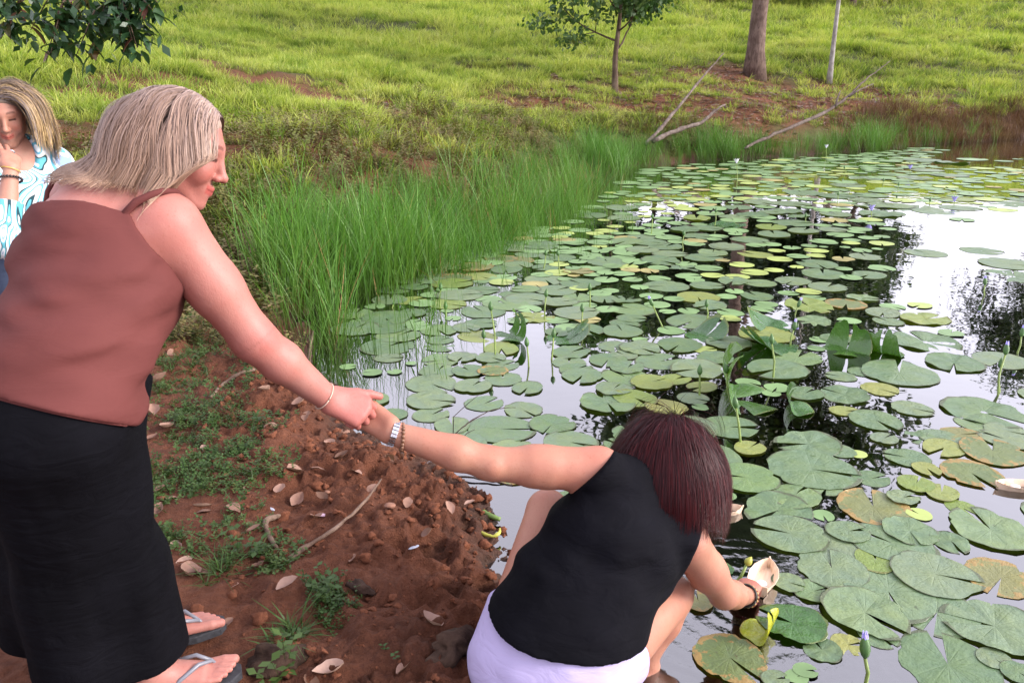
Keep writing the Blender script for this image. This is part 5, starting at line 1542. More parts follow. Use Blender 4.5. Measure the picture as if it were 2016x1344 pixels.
# camisole: the torso a little larger, gathered at the hem, cut out at neck and arm
F = Field(np.minimum(pel, A['shL']) - .32, np.maximum(neck, A['shR']) + .30, .0055)
for pr, k in torso + bust: F.add(pr, k, .012)
for pr, k in trapz: F.add(pr, k, .006)
F.add(cap(pel - upA * .14 + fwdP * .015, pel + upA * .06, .158, .140, latP, 1.22), .05)
F.ripple(.018, (5, 5, 4), 3.0); F.ripple(.024, (6, 6, 17), 8.0)
hem_n = unit(P(260, 862, 1.60) - P(0, 795, 1.60)); hem_n = np.cross(hem_n, viewA)
hem_n = hem_n if hem_n[2] < 0 else -hem_n
F.cutplane(P(130, 812, 1.50), hem_n, .006)
tl = unit(P(330, 372, 1.66) - P(90, 390, 1.76)); nn_ = np.cross(tl, fwdA); nn_ = nn_ if nn_[2] > 0 else -nn_
F.cutplane(P(200, 430, 1.65), unit(nn_ + fwdA * .10), .005)
F.add(cap(A['shR'] - lat * .005 + upA * .01 - unit(A['elR'] - A['shR']) * .01, A['shR'] - lat * .16 + upA * .02, .080, .105), .008, 0, True)
F.add(cap(A['shL'] + lat * .0, A['shL'] + lat * .16, .070, .095), .008, 0, True)
V, Q = F.mesh(2)
top = link('top', mesh_np('top', V, Q, M['top_brown'], True), pe)
def edge_path(V, x0, x1, upper, step=9):
    z = V[:, 1] * CT + (CAM_H - V[:, 2]) * ST; u = 1008 + FPX * V[:, 0] / z; v = 672 - FPX * (V[:, 1] * ST - (CAM_H - V[:, 2]) * CT) / z
    out = []
    for c in np.arange(x0, x1, step):
        m_ = np.abs(u - c) < step * .6
        if m_.sum() < 5: continue
        i_ = np.where(m_)[0]; i_ = i_[z[i_] < z[i_].min() + .05]
        out.append(V[i_[np.argmin(v[i_])]] if upper else V[i_[np.argmax(v[i_])]])
    out = np.array(out)
    for it in range(3): out[1:-1] = (out[:-2] + 2 * out[1:-1] + out[2:]) / 4
    return out
for (a_, b_, up_) in ((-60, 255, False),):
    pp = edge_path(V, a_, b_, up_)
    if len(pp) > 5: mb = MB(); mb.tube(pp, .0028, 6); mb.build('seam' if not up_ else 'neckline', M['top_brown'], top)
mb = MB()
s0 = P(322, 378, 1.64); s1 = P(352, 384, 1.70); s2 = P(372, 410, 1.78)
mb.tube([P(262, 446, 1.62), P(246, 420, 1.608), P(268, 398, 1.612), P(298, 384, 1.622), P(324, 376, 1.64), P(344, 377, 1.67), P(360, 388, 1.72), P(372, 410, 1.78)], [.007, .009, .0085, .008, .0075, .007, .006, .005], 8)
mb.build('strap', M['top_brown'], top); mb = MB()
mb.tube([P(90, 408, 1.735), P(91, 394, 1.738), P(93, 378, 1.745), P(104, 358, 1.775), P(122, 345, 1.83)], .0052, 8)
mb.build('strap', M['top_brown'], top)
# palazzo trousers
F = Field([pel[0] - .42, pel[1] - .36, GS - .02], [toeN[0] + .05, toeF[1] + .15, pel[2] + .16], .006)
for pr, k in torso[:2]: F.add(pr, k, .006)
hemN = np.array([heelN[0] - .035, heelN[1] + .01, GS + .035]); hemF = np.array([heelF[0] - .13, heelF[1] - .03, GS + .05])
midN = pel * .45 + hemN * .55 + np.array([.01, .0, 0]); midF = pel * .45 + hemF * .55
F.add(cap(pel - latP * .06 - np.array([0, 0, .03]), midN, .150, .135, latP, .95), .05); F.add(cap(midN, hemN, .135, .150, fwdP, 1.12), .05)
F.add(cap(pel + latP * .06 - np.array([0, 0, .03]), midF, .145, .130, latP, .95), .03); F.add(cap(midF, hemF, .130, .150, fwdP, 1.1), .03)
F.ripple(.035, (7, 7, 1.0), 12.0); F.ripple(.010, (16, 16, 2.2), 4.0)
for pr, k in torso[:1] + [legs[0], legs[1], legs[17], legs[18]]: F.add(pr, .02, .006)
F.cutplane([0, 0, GS + .045], unit([-.10, 0, -1]), .006)
F.cutplane(pel + upA * .10, upA, .006)
V, Q = F.mesh(3)
link('trousers', mesh_np('trousers', V, Q, M['trousers_black'], True), pe)
# thongs
for hl, dd_, oo in ((heelN, dN, outN), (heelF, dF, outF)):
    T = lambda a, b, c: hl + dd_ * a + oo * b + np.array([0, 0, c])
    ol = [(-.015, -.022), (-.02, 0), (-.015, .022), (.05, .030), (.12, .036), (.18, .046), (.225, .040), (.252, .012), (.252, -.018), (.235, -.040), (.17, -.046), (.10, -.034), (.04, -.030)]
    mb = MB(); n = len(ol)
    v = [T(a, b, .001) for a, b in ol] + [T(a, b, SOLE * .86) for a, b in ol] + [T(a, b, SOLE) * 1.0 for a, b in [(x_ * .99 + .001, y_ * .94) for x_, y_ in ol]]
    f = [tuple(range(n))[::-1], tuple(range(2 * n, 3 * n))] + [(i, (i + 1) % n, n + (i + 1) % n, n + i) for i in range(n)] + [(n + i, n + (i + 1) % n, 2 * n + (i + 1) % n, 2 * n + i) for i in range(n)]
    mb.add(v, f); sn = mb.build('sandal', M['sandal_sole'], pe, False)
    mb = MB()
    knot = T(.185, -.018, SOLE + .030)
    mb.tube([T(.205, -.019, SOLE), knot, T(.155, .012, SOLE + .050), T(.11, .036, SOLE + .036), T(.075, .042, SOLE + .002)], [.003, .005, .0055, .0055, .004], 7)
    mb.tube([knot, T(.15, -.030, SOLE + .048), T(.11, -.038, SOLE + .040), T(.075, -.036, SOLE + .002)], [.005, .0055, .0055, .004], 7)
    mb.build('strap', M['sandal_strap'], sn)
# thin cord at the wrist
axw = unit(A['wrR'] - A['elR'])
ring_band(A['wrR'] - axw * .018, axw + np.array([.1, 0, .15]), .0345, .0016, M['cord_cream'], 'bracelet', pe)
# hair
hrs = np.random.RandomState(3)
skR = np.array([.108, .102, .086]); skC = headC + RA[0] * -.012 + RA[1] * .028
def hairlineA(f, u, r): return ((u > -.40) & (f < .42) & (u + .9 * (-f) > -.34)) | ((u > .62) & (f < .66))
def curtainA(q):
    l = (q - headC) @ RA.T
    l[:, 0] = np.minimum(l[:, 0], np.interp(l[:, 1], [-.30, -.14, -.085, -.03, .02, .07, .2], [.02, .020, .035, .060, .098, .115, .115]) - .06 * (l[:, 2] < 0))
    return headC + l @ RA
q, roots = scalp(hrs, 10000, skC, RA, skR, hairlineA)
side = np.where(q[:, 2] > -.12, 1.0, -1.0)[:, None]        # parted on her left; most of it falls to the near side
dirs = RA[2] * side * .9 - RA[0] * (.15 + .35 * (q[:, :1] < 0)) + hrs.randn(len(q), 3) * .07
dirs = dirs + (q @ RA) * .10
coll = [(skC, RA, skR + .004), (headC + RA[0] * .018 - RA[1] * .03, RA, np.array([.082, .10, .074])),
        ((neck + headC - RA[1] * .06) / 2, np.eye(3), np.array([.07, .07, .07])), (neck - upA * .03, np.array([fwdA, upA, lat]), np.array([.085, .075, .13])), (chest + upA * .04, np.array([fwdA, upA, lat]), np.array([.125, .17, .20])), (A['shR'], np.eye(3), np.array([.078, .078, .078]))]
path = grow_hair(roots, dirs, .305, .025, coll, hrs, .36, .64, .030, lenvar=.30, limit=curtainA, lenscale=np.where(q[:, 0] < -.25, .8, 1.0) * np.where(q[:, 2] < -.2, .8, 1.0))
base = np.array([[.30, .205, .165], [.17, .11, .08], [.43, .315, .255], [.27, .205, .19]])
streak = vnoise3(q * 6.0) + .13 * hrs.randn(len(q)); pick = np.clip(np.digitize(streak, [-.16, .04, .22]), 0, 3); pick = np.array([1, 0, 3, 2])[pick]
path = trim(path, P(190, 352, 1.66), upA, lambda p_: p_[..., 0] < P(352, 366, 1.70)[0], hrs, .014)
c0 = (base[pick] * .6 + base[0] * .4) * hrs.uniform(.9, 1.08, (len(q), 1)); c1 = c0 * np.array([1.12, 1.0, .82])
V, Q, C = hair_mesh(path, .0008, (c0, c1), hrs, headC)
hair = link('hair', mesh_np('hair', V, Q, M['hair_blond'], True, C), pe)
F = grow([(ell(skC - RA[0] * .006, RA, skR * .985), .01)], .005, pad=.03); F.cutplane(headC + RA[0] * .025, unit(RA[0] - RA[1] * .6), .01); F.cutplane(headC - RA[1] * .075, -RA[1], .01)
V, Q = F.mesh(1); link('hair_cap', mesh_np('hair_cap', V, Q, M['hair_blond'], True, np.tile([.36, .26, .21], (len(V), 1))), hair)
rebase(pe, ((heelN[0] + heelF[0]) / 2, (heelN[1] + heelF[1]) / 2, GS))
tag(pe, 'person in brown camisole and wide black trousers bending to hold the squatting person\'s hand', 'person')

# ================================================================== woman squatting at the water's edge
B = dict(shL=P(1178, 925, 2.12), shR=P(1350, 1065, 2.19), neck=P(1262, 958, 2.18), elL=P(965, 912, 2.06), wrL=P(772, 852, 2.01), elR=P(1425, 1168, 2.38), wrR=P(1470, 1172, 2.57), pel=P(1090, 1290, 2.04))
latB = unit(B['shL'] - B['shR']); upB = unit(B['neck'] - B['pel']); fwdB = unit(np.cross(latB, upB)); fwdB = fwdB if fwdB[1] > 0 else -fwdB
latQ = unit([-.93, .30, .12]); pel, neck = B['pel'], B['neck']
chest = pel + (neck - pel) * .66; waist = pel + (neck - pel) * .34
torso = [(cap(pel - upB * .05, pel + upB * .06, .133, .133, latQ, 1.30), .05), (cap(pel + upB * .05, waist + fwdB * .02, .130, .122, latQ, 1.24), .06), (cap(waist + fwdB * .02, chest, .122, .116, latB, 1.25), .06), (cap(chest, chest + upB * .11, .115, .085, latB, 1.45), .06)]
trapz = [(cap(neck, B['shR'], .052, .056), .05), (cap(neck, B['shL'], .052, .056), .05)]
headC = P(1322, 905, 2.27)
RB = frame(np.array([.50, .72, -.62]), np.array([.22, .45, .80]))
neckpr = [(cap(neck - upB * .02, headC - RB[1] * .05 - RB[0] * .03, .056, .052), .03)]
armL = [(cap(B['shL'], B['shL'] * .4 + B['elL'] * .6, .060, .055), .03), (cap(B['shL'] * .5 + B['elL'] * .5, B['elL'], .055, .042), .02), (cap(B['elL'], B['elL'] * .65 + B['wrL'] * .35, .043, .042), .02), (cap(B['elL'] * .65 + B['wrL'] * .35, B['wrL'], .042, .0265, upimg, 1.1), .02),
        (ell(B['elL'] - viewA * .028 - upimg * .008, np.eye(3), (.018, .018, .018)), .02)]
armR = [(cap(B['shR'], B['shR'] * .4 + B['elR'] * .6, .060, .054), .03), (cap(B['shR'] * .5 + B['elR'] * .5, B['elR'], .054, .043), .02), (cap(B['elR'], B['elR'] * .6 + B['wrR'] * .4, .044, .041), .02), (cap(B['elR'] * .6 + B['wrR'] * .4, B['wrR'], .041, .027), .02)]
hdL = unit(P(712, 808, 2.03) - B['wrL'])
hL = hand_prims(B['wrL'], hdL, viewA * .9 + upimg * .1, upimg - viewA * .1, [(.5, .6, .4), (.5, .6, .4), (.55, .6, .4), (.6, .6, .4)], .96, .02, (1.0, .05, .35), .1)
boat_hand = onplane(1503, 1140, .012)
hdR = unit(np.array([boat_hand[0] - .055, boat_hand[1] - .045, .045]) - B['wrR'])
hRb = hand_prims(B['wrR'], hdR, unit([-.15, -.35, .9]), unit([-.8, .5, .1]), [(.45, .6, .4), (.45, .55, .4), (.5, .6, .4), (.6, .7, .4)], .95, .10, (.8, .6, -.4), .3)
kneeL = P(1078, 1005, 2.36); kneeR = P(1322, 1172, 2.36)
hipL = pel + latQ * .10 - upB * .04; hipR = pel - latQ * .10 - upB * .03
ankL = np.array([.06, 2.10, gz(.06, 2.10) + .09]); ankR = np.array([.395, 1.93, .03])
legs = []
for hp_, kn, an in ((hipL, kneeL, ankL), (hipR, kneeR, ankR)):
    legs += [(cap(hp_, kn, .092, .062), .04), (cap(kn, kn * .6 + an * .4, .058, .058), .02), (cap(kn * .6 + an * .4, an, .056, .036), .02)]
    fd = unit([.35, .93, 0]); legs += foot_prims(an - fd * .045 - np.array([0, 0, .082]), fd, np.array([-fd[1], fd[0], 0]) if an is ankL else np.array([fd[1], -fd[0], 0]), .97)
bodyB = torso + trapz + neckpr + armL + armR + legs
pe = empty('person')
coarse = grow(bodyB, .0065).mesh(2)
finehead = region_mesh(neckpr + head_prims(headC, RB, .96), headC - .19, headC + .19, .003, 1)
sets = [coarse, finehead]
for wr, hd, hh, arm in ((B['wrL'], hdL, hL, armL), (B['wrR'], hdR, hRb, armR)):
    lo = np.minimum(wr, wr + hd * .17) - .08; hi = np.maximum(wr, wr + hd * .17) + .08
    sets.append(region_mesh(arm + hh, lo, hi, .0026, 1))
def tintB(V):
    T = head_tint(V, headC, RB, .96)
    T[np.linalg.norm(V - headC, axis=1) > .2] = 1
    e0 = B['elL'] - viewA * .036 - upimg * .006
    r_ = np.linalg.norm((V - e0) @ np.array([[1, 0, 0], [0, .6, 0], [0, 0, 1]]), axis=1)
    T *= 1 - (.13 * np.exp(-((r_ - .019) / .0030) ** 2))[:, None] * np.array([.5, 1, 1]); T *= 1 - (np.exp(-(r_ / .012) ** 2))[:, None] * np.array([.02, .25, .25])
    w = np.exp(-((np.linalg.norm(V - B['wrR'] - hdR * .09, axis=1) / .07) ** 2))[:, None]; T *= 1 - w * np.array([0, .22, .14])
    w = np.exp(-((np.linalg.norm(V - B['shL'] - upimg * .03, axis=1) / .10) ** 2))[:, None]; T *= 1 - w * np.array([0, .16, .12])
    return T
person_mesh('body', M['skin_tan'], sets, tintB, pe)
F = Field(np.minimum(pel, B['shL']) - .34, np.maximum(neck, B['shR']) + .30, .0055)
for pr, k in torso: F.add(pr, k, .016)
for pr, k in trapz: F.add(pr, k, .016)
F.add(cap(pel - upB * .03, waist, .148, .140, latQ, 1.23), .05)
F.add(cap(neck - upB * .01, neck + upB * .035, .068, .060), .03)
F.add(cap(B['shR'], B['shR'] * .75 + B['elR'] * .25, .070, .076), .03); F.add(cap(B['shL'], B['shL'] * .9 + B['elL'] * .1, .068, .070), .03)
F.ripple(.020, (5, 5, 4), 6.0); F.ripple(.022, (7, 7, 15), 2.0)
for pr, k in torso[:2]: F.add(pr, .03, .021)
h0_, h1_, h2_ = P(1090, 1306, 1.88), P(982, 1208, 2.03), P(1246, 1262, 2.0); hn_ = np.cross(h1_ - h0_, h2_ - h0_); hn_ = hn_ if hn_ @ upB < 0 else -hn_
F.cutplane(h0_, hn_, .006)
F.cutplane(P(1150, 940, 2.12), np.array([-.69, 0, 0]) + .72 * upimg, .006)
F.cutplane(P(1350, 1100, 2.18), np.array([.93, 0, 0]) - .36 * upimg, .006, lambda p: np.linalg.norm(p - B['shR'], axis=-1) - .19)
V, Q = F.mesh(3)
link('top', mesh_np('top', V, Q, M['top_black'], True), pe)
F = Field(np.minimum(pel, hipL) - .26, np.maximum(pel, hipR) + .30, .0055)
for pr, k in torso[:2]: F.add(pr, k, .010)
F.add(cap(hipL, hipL * .55 + kneeL * .45, .106, .098), .03); F.add(cap(hipR, hipR * .55 + kneeR * .45, .106, .100), .03)
F.ripple(.007, (14, 14, 14), 9.0)
for hp_, kn in ((hipL, kneeL), (hipR, kneeR)):
    ax_ = unit(kn - hp_); F.cutplane(hp_ + ax_ * .15, ax_, .005, lambda p, c=(hp_ + ax_ * .25): np.linalg.norm(p - c, axis=-1) - .16)
F.cutplane(pel + upB * .14, upB, .006)
V, Q = F.mesh(2)
sh = link('shorts', mesh_np('shorts', V, Q, M['shorts_lavender'], True), pe)
# watch and bead bracelet on the held wrist
axw = unit(B['elL'] - B['wrL']); u_ = unit(np.cross(axw, viewA)); w_ = np.cross(axw, u_)
mb = MB(); wc = B['wrL'] + axw * .004
for row in (-1, 0, 1):
    for i in range(22):
        t = 2 * pi * i / 22; o_ = cos(t) * u_ * 1.1 + sin(t) * w_
        c_ = wc + axw * row * .0052 + o_ * .0295; tg = unit(np.cross(axw, o_))
        v = [c_ + axw * a * .0024 + tg * b_ * .0038 + o_ * g * .0016 for a in (-1, 1) for b_ in (-1, 1) for g in (-1, 1)]
        mb.add(v, [(0, 1, 3, 2), (4, 6, 7, 5), (0, 4, 5, 1), (2, 3, 7, 6), (0, 2, 6, 4), (1, 5, 7, 3)])
mb.build('watch', M['steel'], pe, False)
br = bead_ring(wc + axw * .022 + np.array([0, 0, -.003]), axw + u_ * .25, .033, .0052, 20, M['bead_brown'], 'bracelet', pe)
mb = MB(); c_ = wc + axw * .022 - upimg * .036; mb.tube([c_, c_ - np.array([0, 0, .010]), c_ - np.array([0, 0, .024])], [.004, .006, .003], 8); mb.build('pendant', M['bead_brown'], br)
axr = unit(B['wrR'] - B['elR'])
bead_ring(B['wrR'] + axr * .002, axr, .034, .0058, 18, M['bead_gold'], 'bracelet', pe)
bead_ring(B['wrR'] + axr * .014, axr + np.array([.1, 0, .1]), .034, .0045, 22, M['bead_red'], 'bracelet', pe)
ring_band(B['wrR'] - axr * .010, axr, .034, .004, M['bead_black'], 'bracelet', pe)
hrs = np.random.RandomState(8)
skR = np.array([.098, .096, .077]); skC = headC - RB[0] * .012 + RB[1] * .028
def hairlineB(f, u, r): return ((u > -.45) & (f < .45)) | ((u > .5) & (f < .75))
q, roots = scalp(hrs, 8000, skC, RB, skR, hairlineB)
crown_ = unit(RB[1] * .9 - RB[0] * .15 + RB[2] * .12); dirs = (q @ RB) - crown_ * ((q @ RB) @ crown_)[:, None] * 1.0 + hrs.randn(len(q), 3) * .06
coll = [(skC, RB, skR + .006), (headC + RB[0] * .02 - RB[1] * .03, RB, np.array([.09, .11, .082])), ((neck + headC - RB[1] * .05) / 2, np.eye(3), np.array([.07, .07, .07])), (neck - upB * .02, np.array([fwdB, upB, latB]), np.array([.085, .075, .12])), (chest + upB * .04, np.array([fwdB, upB, latB]), np.array([.10, .14, .15]))]
dirs = dirs + RB[2] * .25 - RB[0] * .25
path = grow_hair(roots, dirs, .262, .022, coll, hrs, .32, .70, .012, lenvar=.30)
base = np.array([[.024, .004, .0055], [.045, .006, .008], [.010, .003, .0045], [.085, .011, .013]])
pick = hrs.choice(4, len(q), p=[.38, .25, .27, .10])
c0 = (base[pick] * .6 + base[0] * .4) * hrs.uniform(.85, 1.12, (len(q), 1)); c1 = c0 * np.array([1.6, 1.1, 1.1])
V, Q, C = hair_mesh(path, .0008, (c0, c1), hrs, headC)
hair = link('hair', mesh_np('hair', V, Q, M['hair_red'], True, C), pe)
F = grow([(ell(skC - RB[0] * .004, RB, skR * .99), .01)], .005, pad=.03); F.cutplane(headC + RB[0] * .06, unit(RB[0] - RB[1] * .45), .01); F.cutplane(headC - RB[1] * .075, -RB[1], .01)
V, Q = F.mesh(1); link('hair_cap', mesh_np('hair_cap', V, Q, M['hair_red'], True, np.tile([.025, .006, .008], (len(V), 1))), hair)
rebase(pe, (float(ankL[0] + .1), float(ankL[1] - .1), 0.0))
tag(pe, 'person in black sleeveless top and lavender shorts squatting to float a small wooden boat', 'person')

# ================================================================== woman watching, hand at her mouth
Z3 = 3.25
headC = P(9, 226, Z3)
g3 = gz(-1.9, 2.75)
RC = frame(np.array([.42, -.82, -.30]), np.array([.10, -.22, .95]))
neck = headC + np.array([-.02, .035, -.165]); pel = np.array([headC[0] - .03, headC[1] + .10, g3 + .86])
latC = unit([.60, .78, .04]); upC = unit(neck - pel); fwdC = unit(np.cross(upC, latC)); fwdC = fwdC if fwdC[1] < 0 else -fwdC
shR = neck - latC * .15 - upC * .035; shL = neck + latC * .150 - upC * .05
chest = pel + (neck - pel) * .66; waist = pel + (neck - pel) * .36
torso = [(cap(pel - upC * .05, pel + upC * .06, .125, .12, latC, 1.3), .05), (cap(pel + upC * .05, waist, .118, .112, latC, 1.2), .06), (cap(waist, chest, .112, .112, latC, 1.25), .06), (cap(chest, chest + upC * .10, .108, .08, latC, 1.4), .06)]
bust = [(ell(chest + fwdC * .085 + s_ * latC * .08 - upC * .04, np.eye(3), (.07, .07, .075)), .05) for s_ in (-1, 1)]
trapz = [(cap(neck, shR, .05, .054), .05), (cap(neck, shL, .05, .054), .05)]
neckpr = [(cap(neck - upC * .02, headC - RC[1] * .06 - RC[0] * .02, .054, .05), .03)]
wrR = P(22, 332, Z3 - .17); elR = P(8, 470, Z3 - .22)
armR = [(cap(shR, elR, .052, .042), .03), (cap(elR, elR * .6 + wrR * .4, .042, .039), .02), (cap(elR * .6 + wrR * .4, wrR, .039, .026), .02)]
elL = shL + np.array([.05, -.02, -.28]); wrL = P(-40, 470, Z3 - .20)
armL = [(cap(shL, elL, .052, .042), .03), (cap(elL, wrL, .042, .027), .02)]
mouth = headC + .94 * (RC[0] * .098 - RC[1] * .070)
view3 = unit(wrR - np.array([0, 0, CAM_H]))
hd = unit(mouth + np.array([.008, 0, -.012]) - view3 * .035 - wrR); hn = -view3
ht = np.array([-1, 0, .1])
hR3 = hand_prims(wrR, hd, hn + np.array([.3, 0, 0]), ht, [(-.05, .12, .1), (.0, .25, .2), (1.1, 1.3, .8), (1.25, 1.3, .8)], .98, .16, (.7, .6, -.5), .3)
legs = []
for s_ in (-1, 1):
    hp_ = pel + latC * .09 * s_ - upC * .03; an = np.array([hp_[0] - .02, hp_[1] - .02, g3 + .085]); kn = (hp_ + an) / 2 - np.array([0, .03, 0])
    legs += [(cap(hp_, kn, .088, .06), .04), (cap(kn, kn * .6 + an * .4, .058, .056), .03), (cap(kn * .6 + an * .4, an, .055, .037), .02)]
    fd = unit([.5, -.86, 0]); legs += foot_prims(an - fd * .045 - np.array([0, 0, .082]), fd, np.array([fd[1], -fd[0], 0]) * s_, 1.0)
pe = empty('person')
hl3 = hand_prims(wrL, unit(wrL - elL), [0, -.3, 1], [0, -1, 0], [(.4, .5, .3)] * 4, .95)
coarse = grow(torso + trapz + neckpr + armR + armL + hl3 + legs, .008).mesh(2)
finehead = region_mesh(neckpr + head_prims(headC, RC, .94, 1.0), headC - .18, headC + .18, .0028, 1)
finehand = region_mesh(armR[1:] + hR3, wrR - .11, np.maximum(wrR, mouth) + .10, .0026, 1)
hl3 = hand_prims(wrL, unit(wrL - elL), [0, -.3, 1], [0, -1, 0], [(.4, .5, .3)] * 4, .95)
def tintC(V):
    T = head_tint(V, headC, RC, .94, 1.0); T[np.linalg.norm(V - headC, axis=1) > .17] = 1
    T[np.linalg.norm(V - (wrR + hd * .12), axis=1) < .075] = np.maximum(T[np.linalg.norm(V - (wrR + hd * .12), axis=1) < .075], .0)
    return T
person_mesh('body', M['skin_fair'], [coarse, finehead, finehand], tintC, pe)
F = Field(np.minimum(pel, elR) - .34, np.maximum(neck, shL) + .28, .006)
for pr, k in torso + bust + trapz: F.add(pr, k, .018)
F.add(cap(pel - upC * .06, waist, .150, .135, latC, 1.2), .05)
F.add(cap(shL, elL, .074, .076), .03); F.add(cap(elL, elL * .35 + wrL * .65, .074, .060), .02)
F.add(cap(shR, elR, .072, .076), .03); F.add(cap(elR, elR * .45 + wrR * .55, .074, .060), .02)
F.ripple(.016, (9, 9, 7), 4.0); F.ripple(.006, (22, 22, 18), 2.0)
F.cutplane(pel - upC * .08, -upC, .006)
axf = unit(wrR - elR); F.cutplane(elR * .5 + wrR * .5, axf, .006, lambda p: np.linalg.norm(p - wrR, axis=-1) - .16)
F.add(cap(neck + fwdC * .04 + upC * .05, neck + fwdC * .17 + upC * .0, .066, .060), .01, 0, True)
F.add(cap(neck + upC * .02, neck + upC * .10, .058, .066), .01, 0, True)
V, Q = F.mesh(2); link('blouse', mesh_np('blouse', V, Q, M['blouse'], True), pe)
F = Field(np.array([pel[0] - .26, pel[1] - .26, g3 + .06]), np.array([pel[0] + .26, pel[1] + .26, pel[2] + .1]), .007)
for pr, k in torso[:1] + legs[:2] + legs[11 + 3 - 3:11 + 3 - 3]: F.add(pr, k, .012)
for s_ in (-1, 1):
    hp_ = pel + latC * .09 * s_ - upC * .03; an = np.array([hp_[0] - .02, hp_[1] - .02, g3 + .085]); kn = (hp_ + an) / 2 - np.array([0, .03, 0])
    F.add(cap(hp_, kn, .100, .072), .03); F.add(cap(kn, an, .071, .052), .02)
F.cutplane(pel + upC * .05, upC, .006); F.ripple(.006, (12, 12, 6), 1.0)
V, Q = F.mesh(2); link('trousers', mesh_np('trousers', V, Q, M['jeans_blue'], True), pe)
axf = unit(wrR - elR)
ring_band(wrR - axf * .006, axf + np.array([.15, 0, .0]), .033, .0018, M['cord_yellow'], 'bracelet', pe)
bead_ring(wrR - axf * .045, axf + np.array([-.15, 0, .1]), .040, .0052, 24, M['bead_black'], 'bracelet', pe)
fmid = wrR + hd * .115
ring_band(wrR + hd * .112 + np.cross(hd, view3) * -.002, hd, .0115, .0028, M['steel'], 'ring', pe, 16)
hrs = np.random.RandomState(5)
skR = np.array([.104, .10, .083]); skC = headC - RC[0] * .012 + RC[1] * .028
def hairlineC(f, u, r): return ((u > -.35) & (f < .30)) | ((u > .48) & (f < .78))
q, roots = scalp(hrs, 3800, skC, RC, skR, hairlineC)
dirs = (q @ RC) * .35 + RC[2] * np.where(q[:, 2] > 0, 1, -1)[:, None] * .6 - RC[0] * .2 + hrs.randn(len(q), 3) * .10
coll = [(skC, RC, skR + .004), (headC + RC[0] * .02 - RC[1] * .03, RC, np.array([.078, .10, .072])), (neck - upC * .02, np.array([fwdC, upC, latC]), np.array([.075, .06, .10])), (chest + upC * .04, np.array([fwdC, upC, latC]), np.array([.125, .16, .19])), (shL, np.eye(3), np.array([.07] * 3)), (shR, np.eye(3), np.array([.07] * 3))]
path = grow_hair(roots, dirs, .27, .022, coll, hrs, .36, .62, .045, lenvar=.3)
base = np.array([[.34, .225, .105], [.18, .12, .075], [.46, .32, .14], [.24, .185, .15]])
pick = hrs.choice(4, len(q), p=[.34, .28, .22, .16])
c0 = base[pick] * hrs.uniform(.6, .95, (len(q), 1)) * np.array([.75, .75, .85]); c1 = base[pick] * 1.35
V, Q, C = hair_mesh(path, .0013, (c0, c1), hrs, headC)
hair = link('hair', mesh_np('hair', V, Q, M['hair_blond'], True, C), pe)
F = grow([(ell(skC - RC[0] * .006, RC, skR * .985), .01)], .005, pad=.03); F.cutplane(headC + RC[0] * .02, unit(RC[0] - RC[1] * .7), .01); F.cutplane(headC - RC[1] * .07, -RC[1], .01)
V, Q = F.mesh(1); link('hair_cap', mesh_np('hair_cap', V, Q, M['hair_blond'], True, np.tile([.15, .11, .085], (len(V), 1))), hair)
rebase(pe, (float(pel[0]), float(pel[1]), g3))
tag(pe, 'person in blue patterned blouse watching with fingers raised to the mouth', 'person')
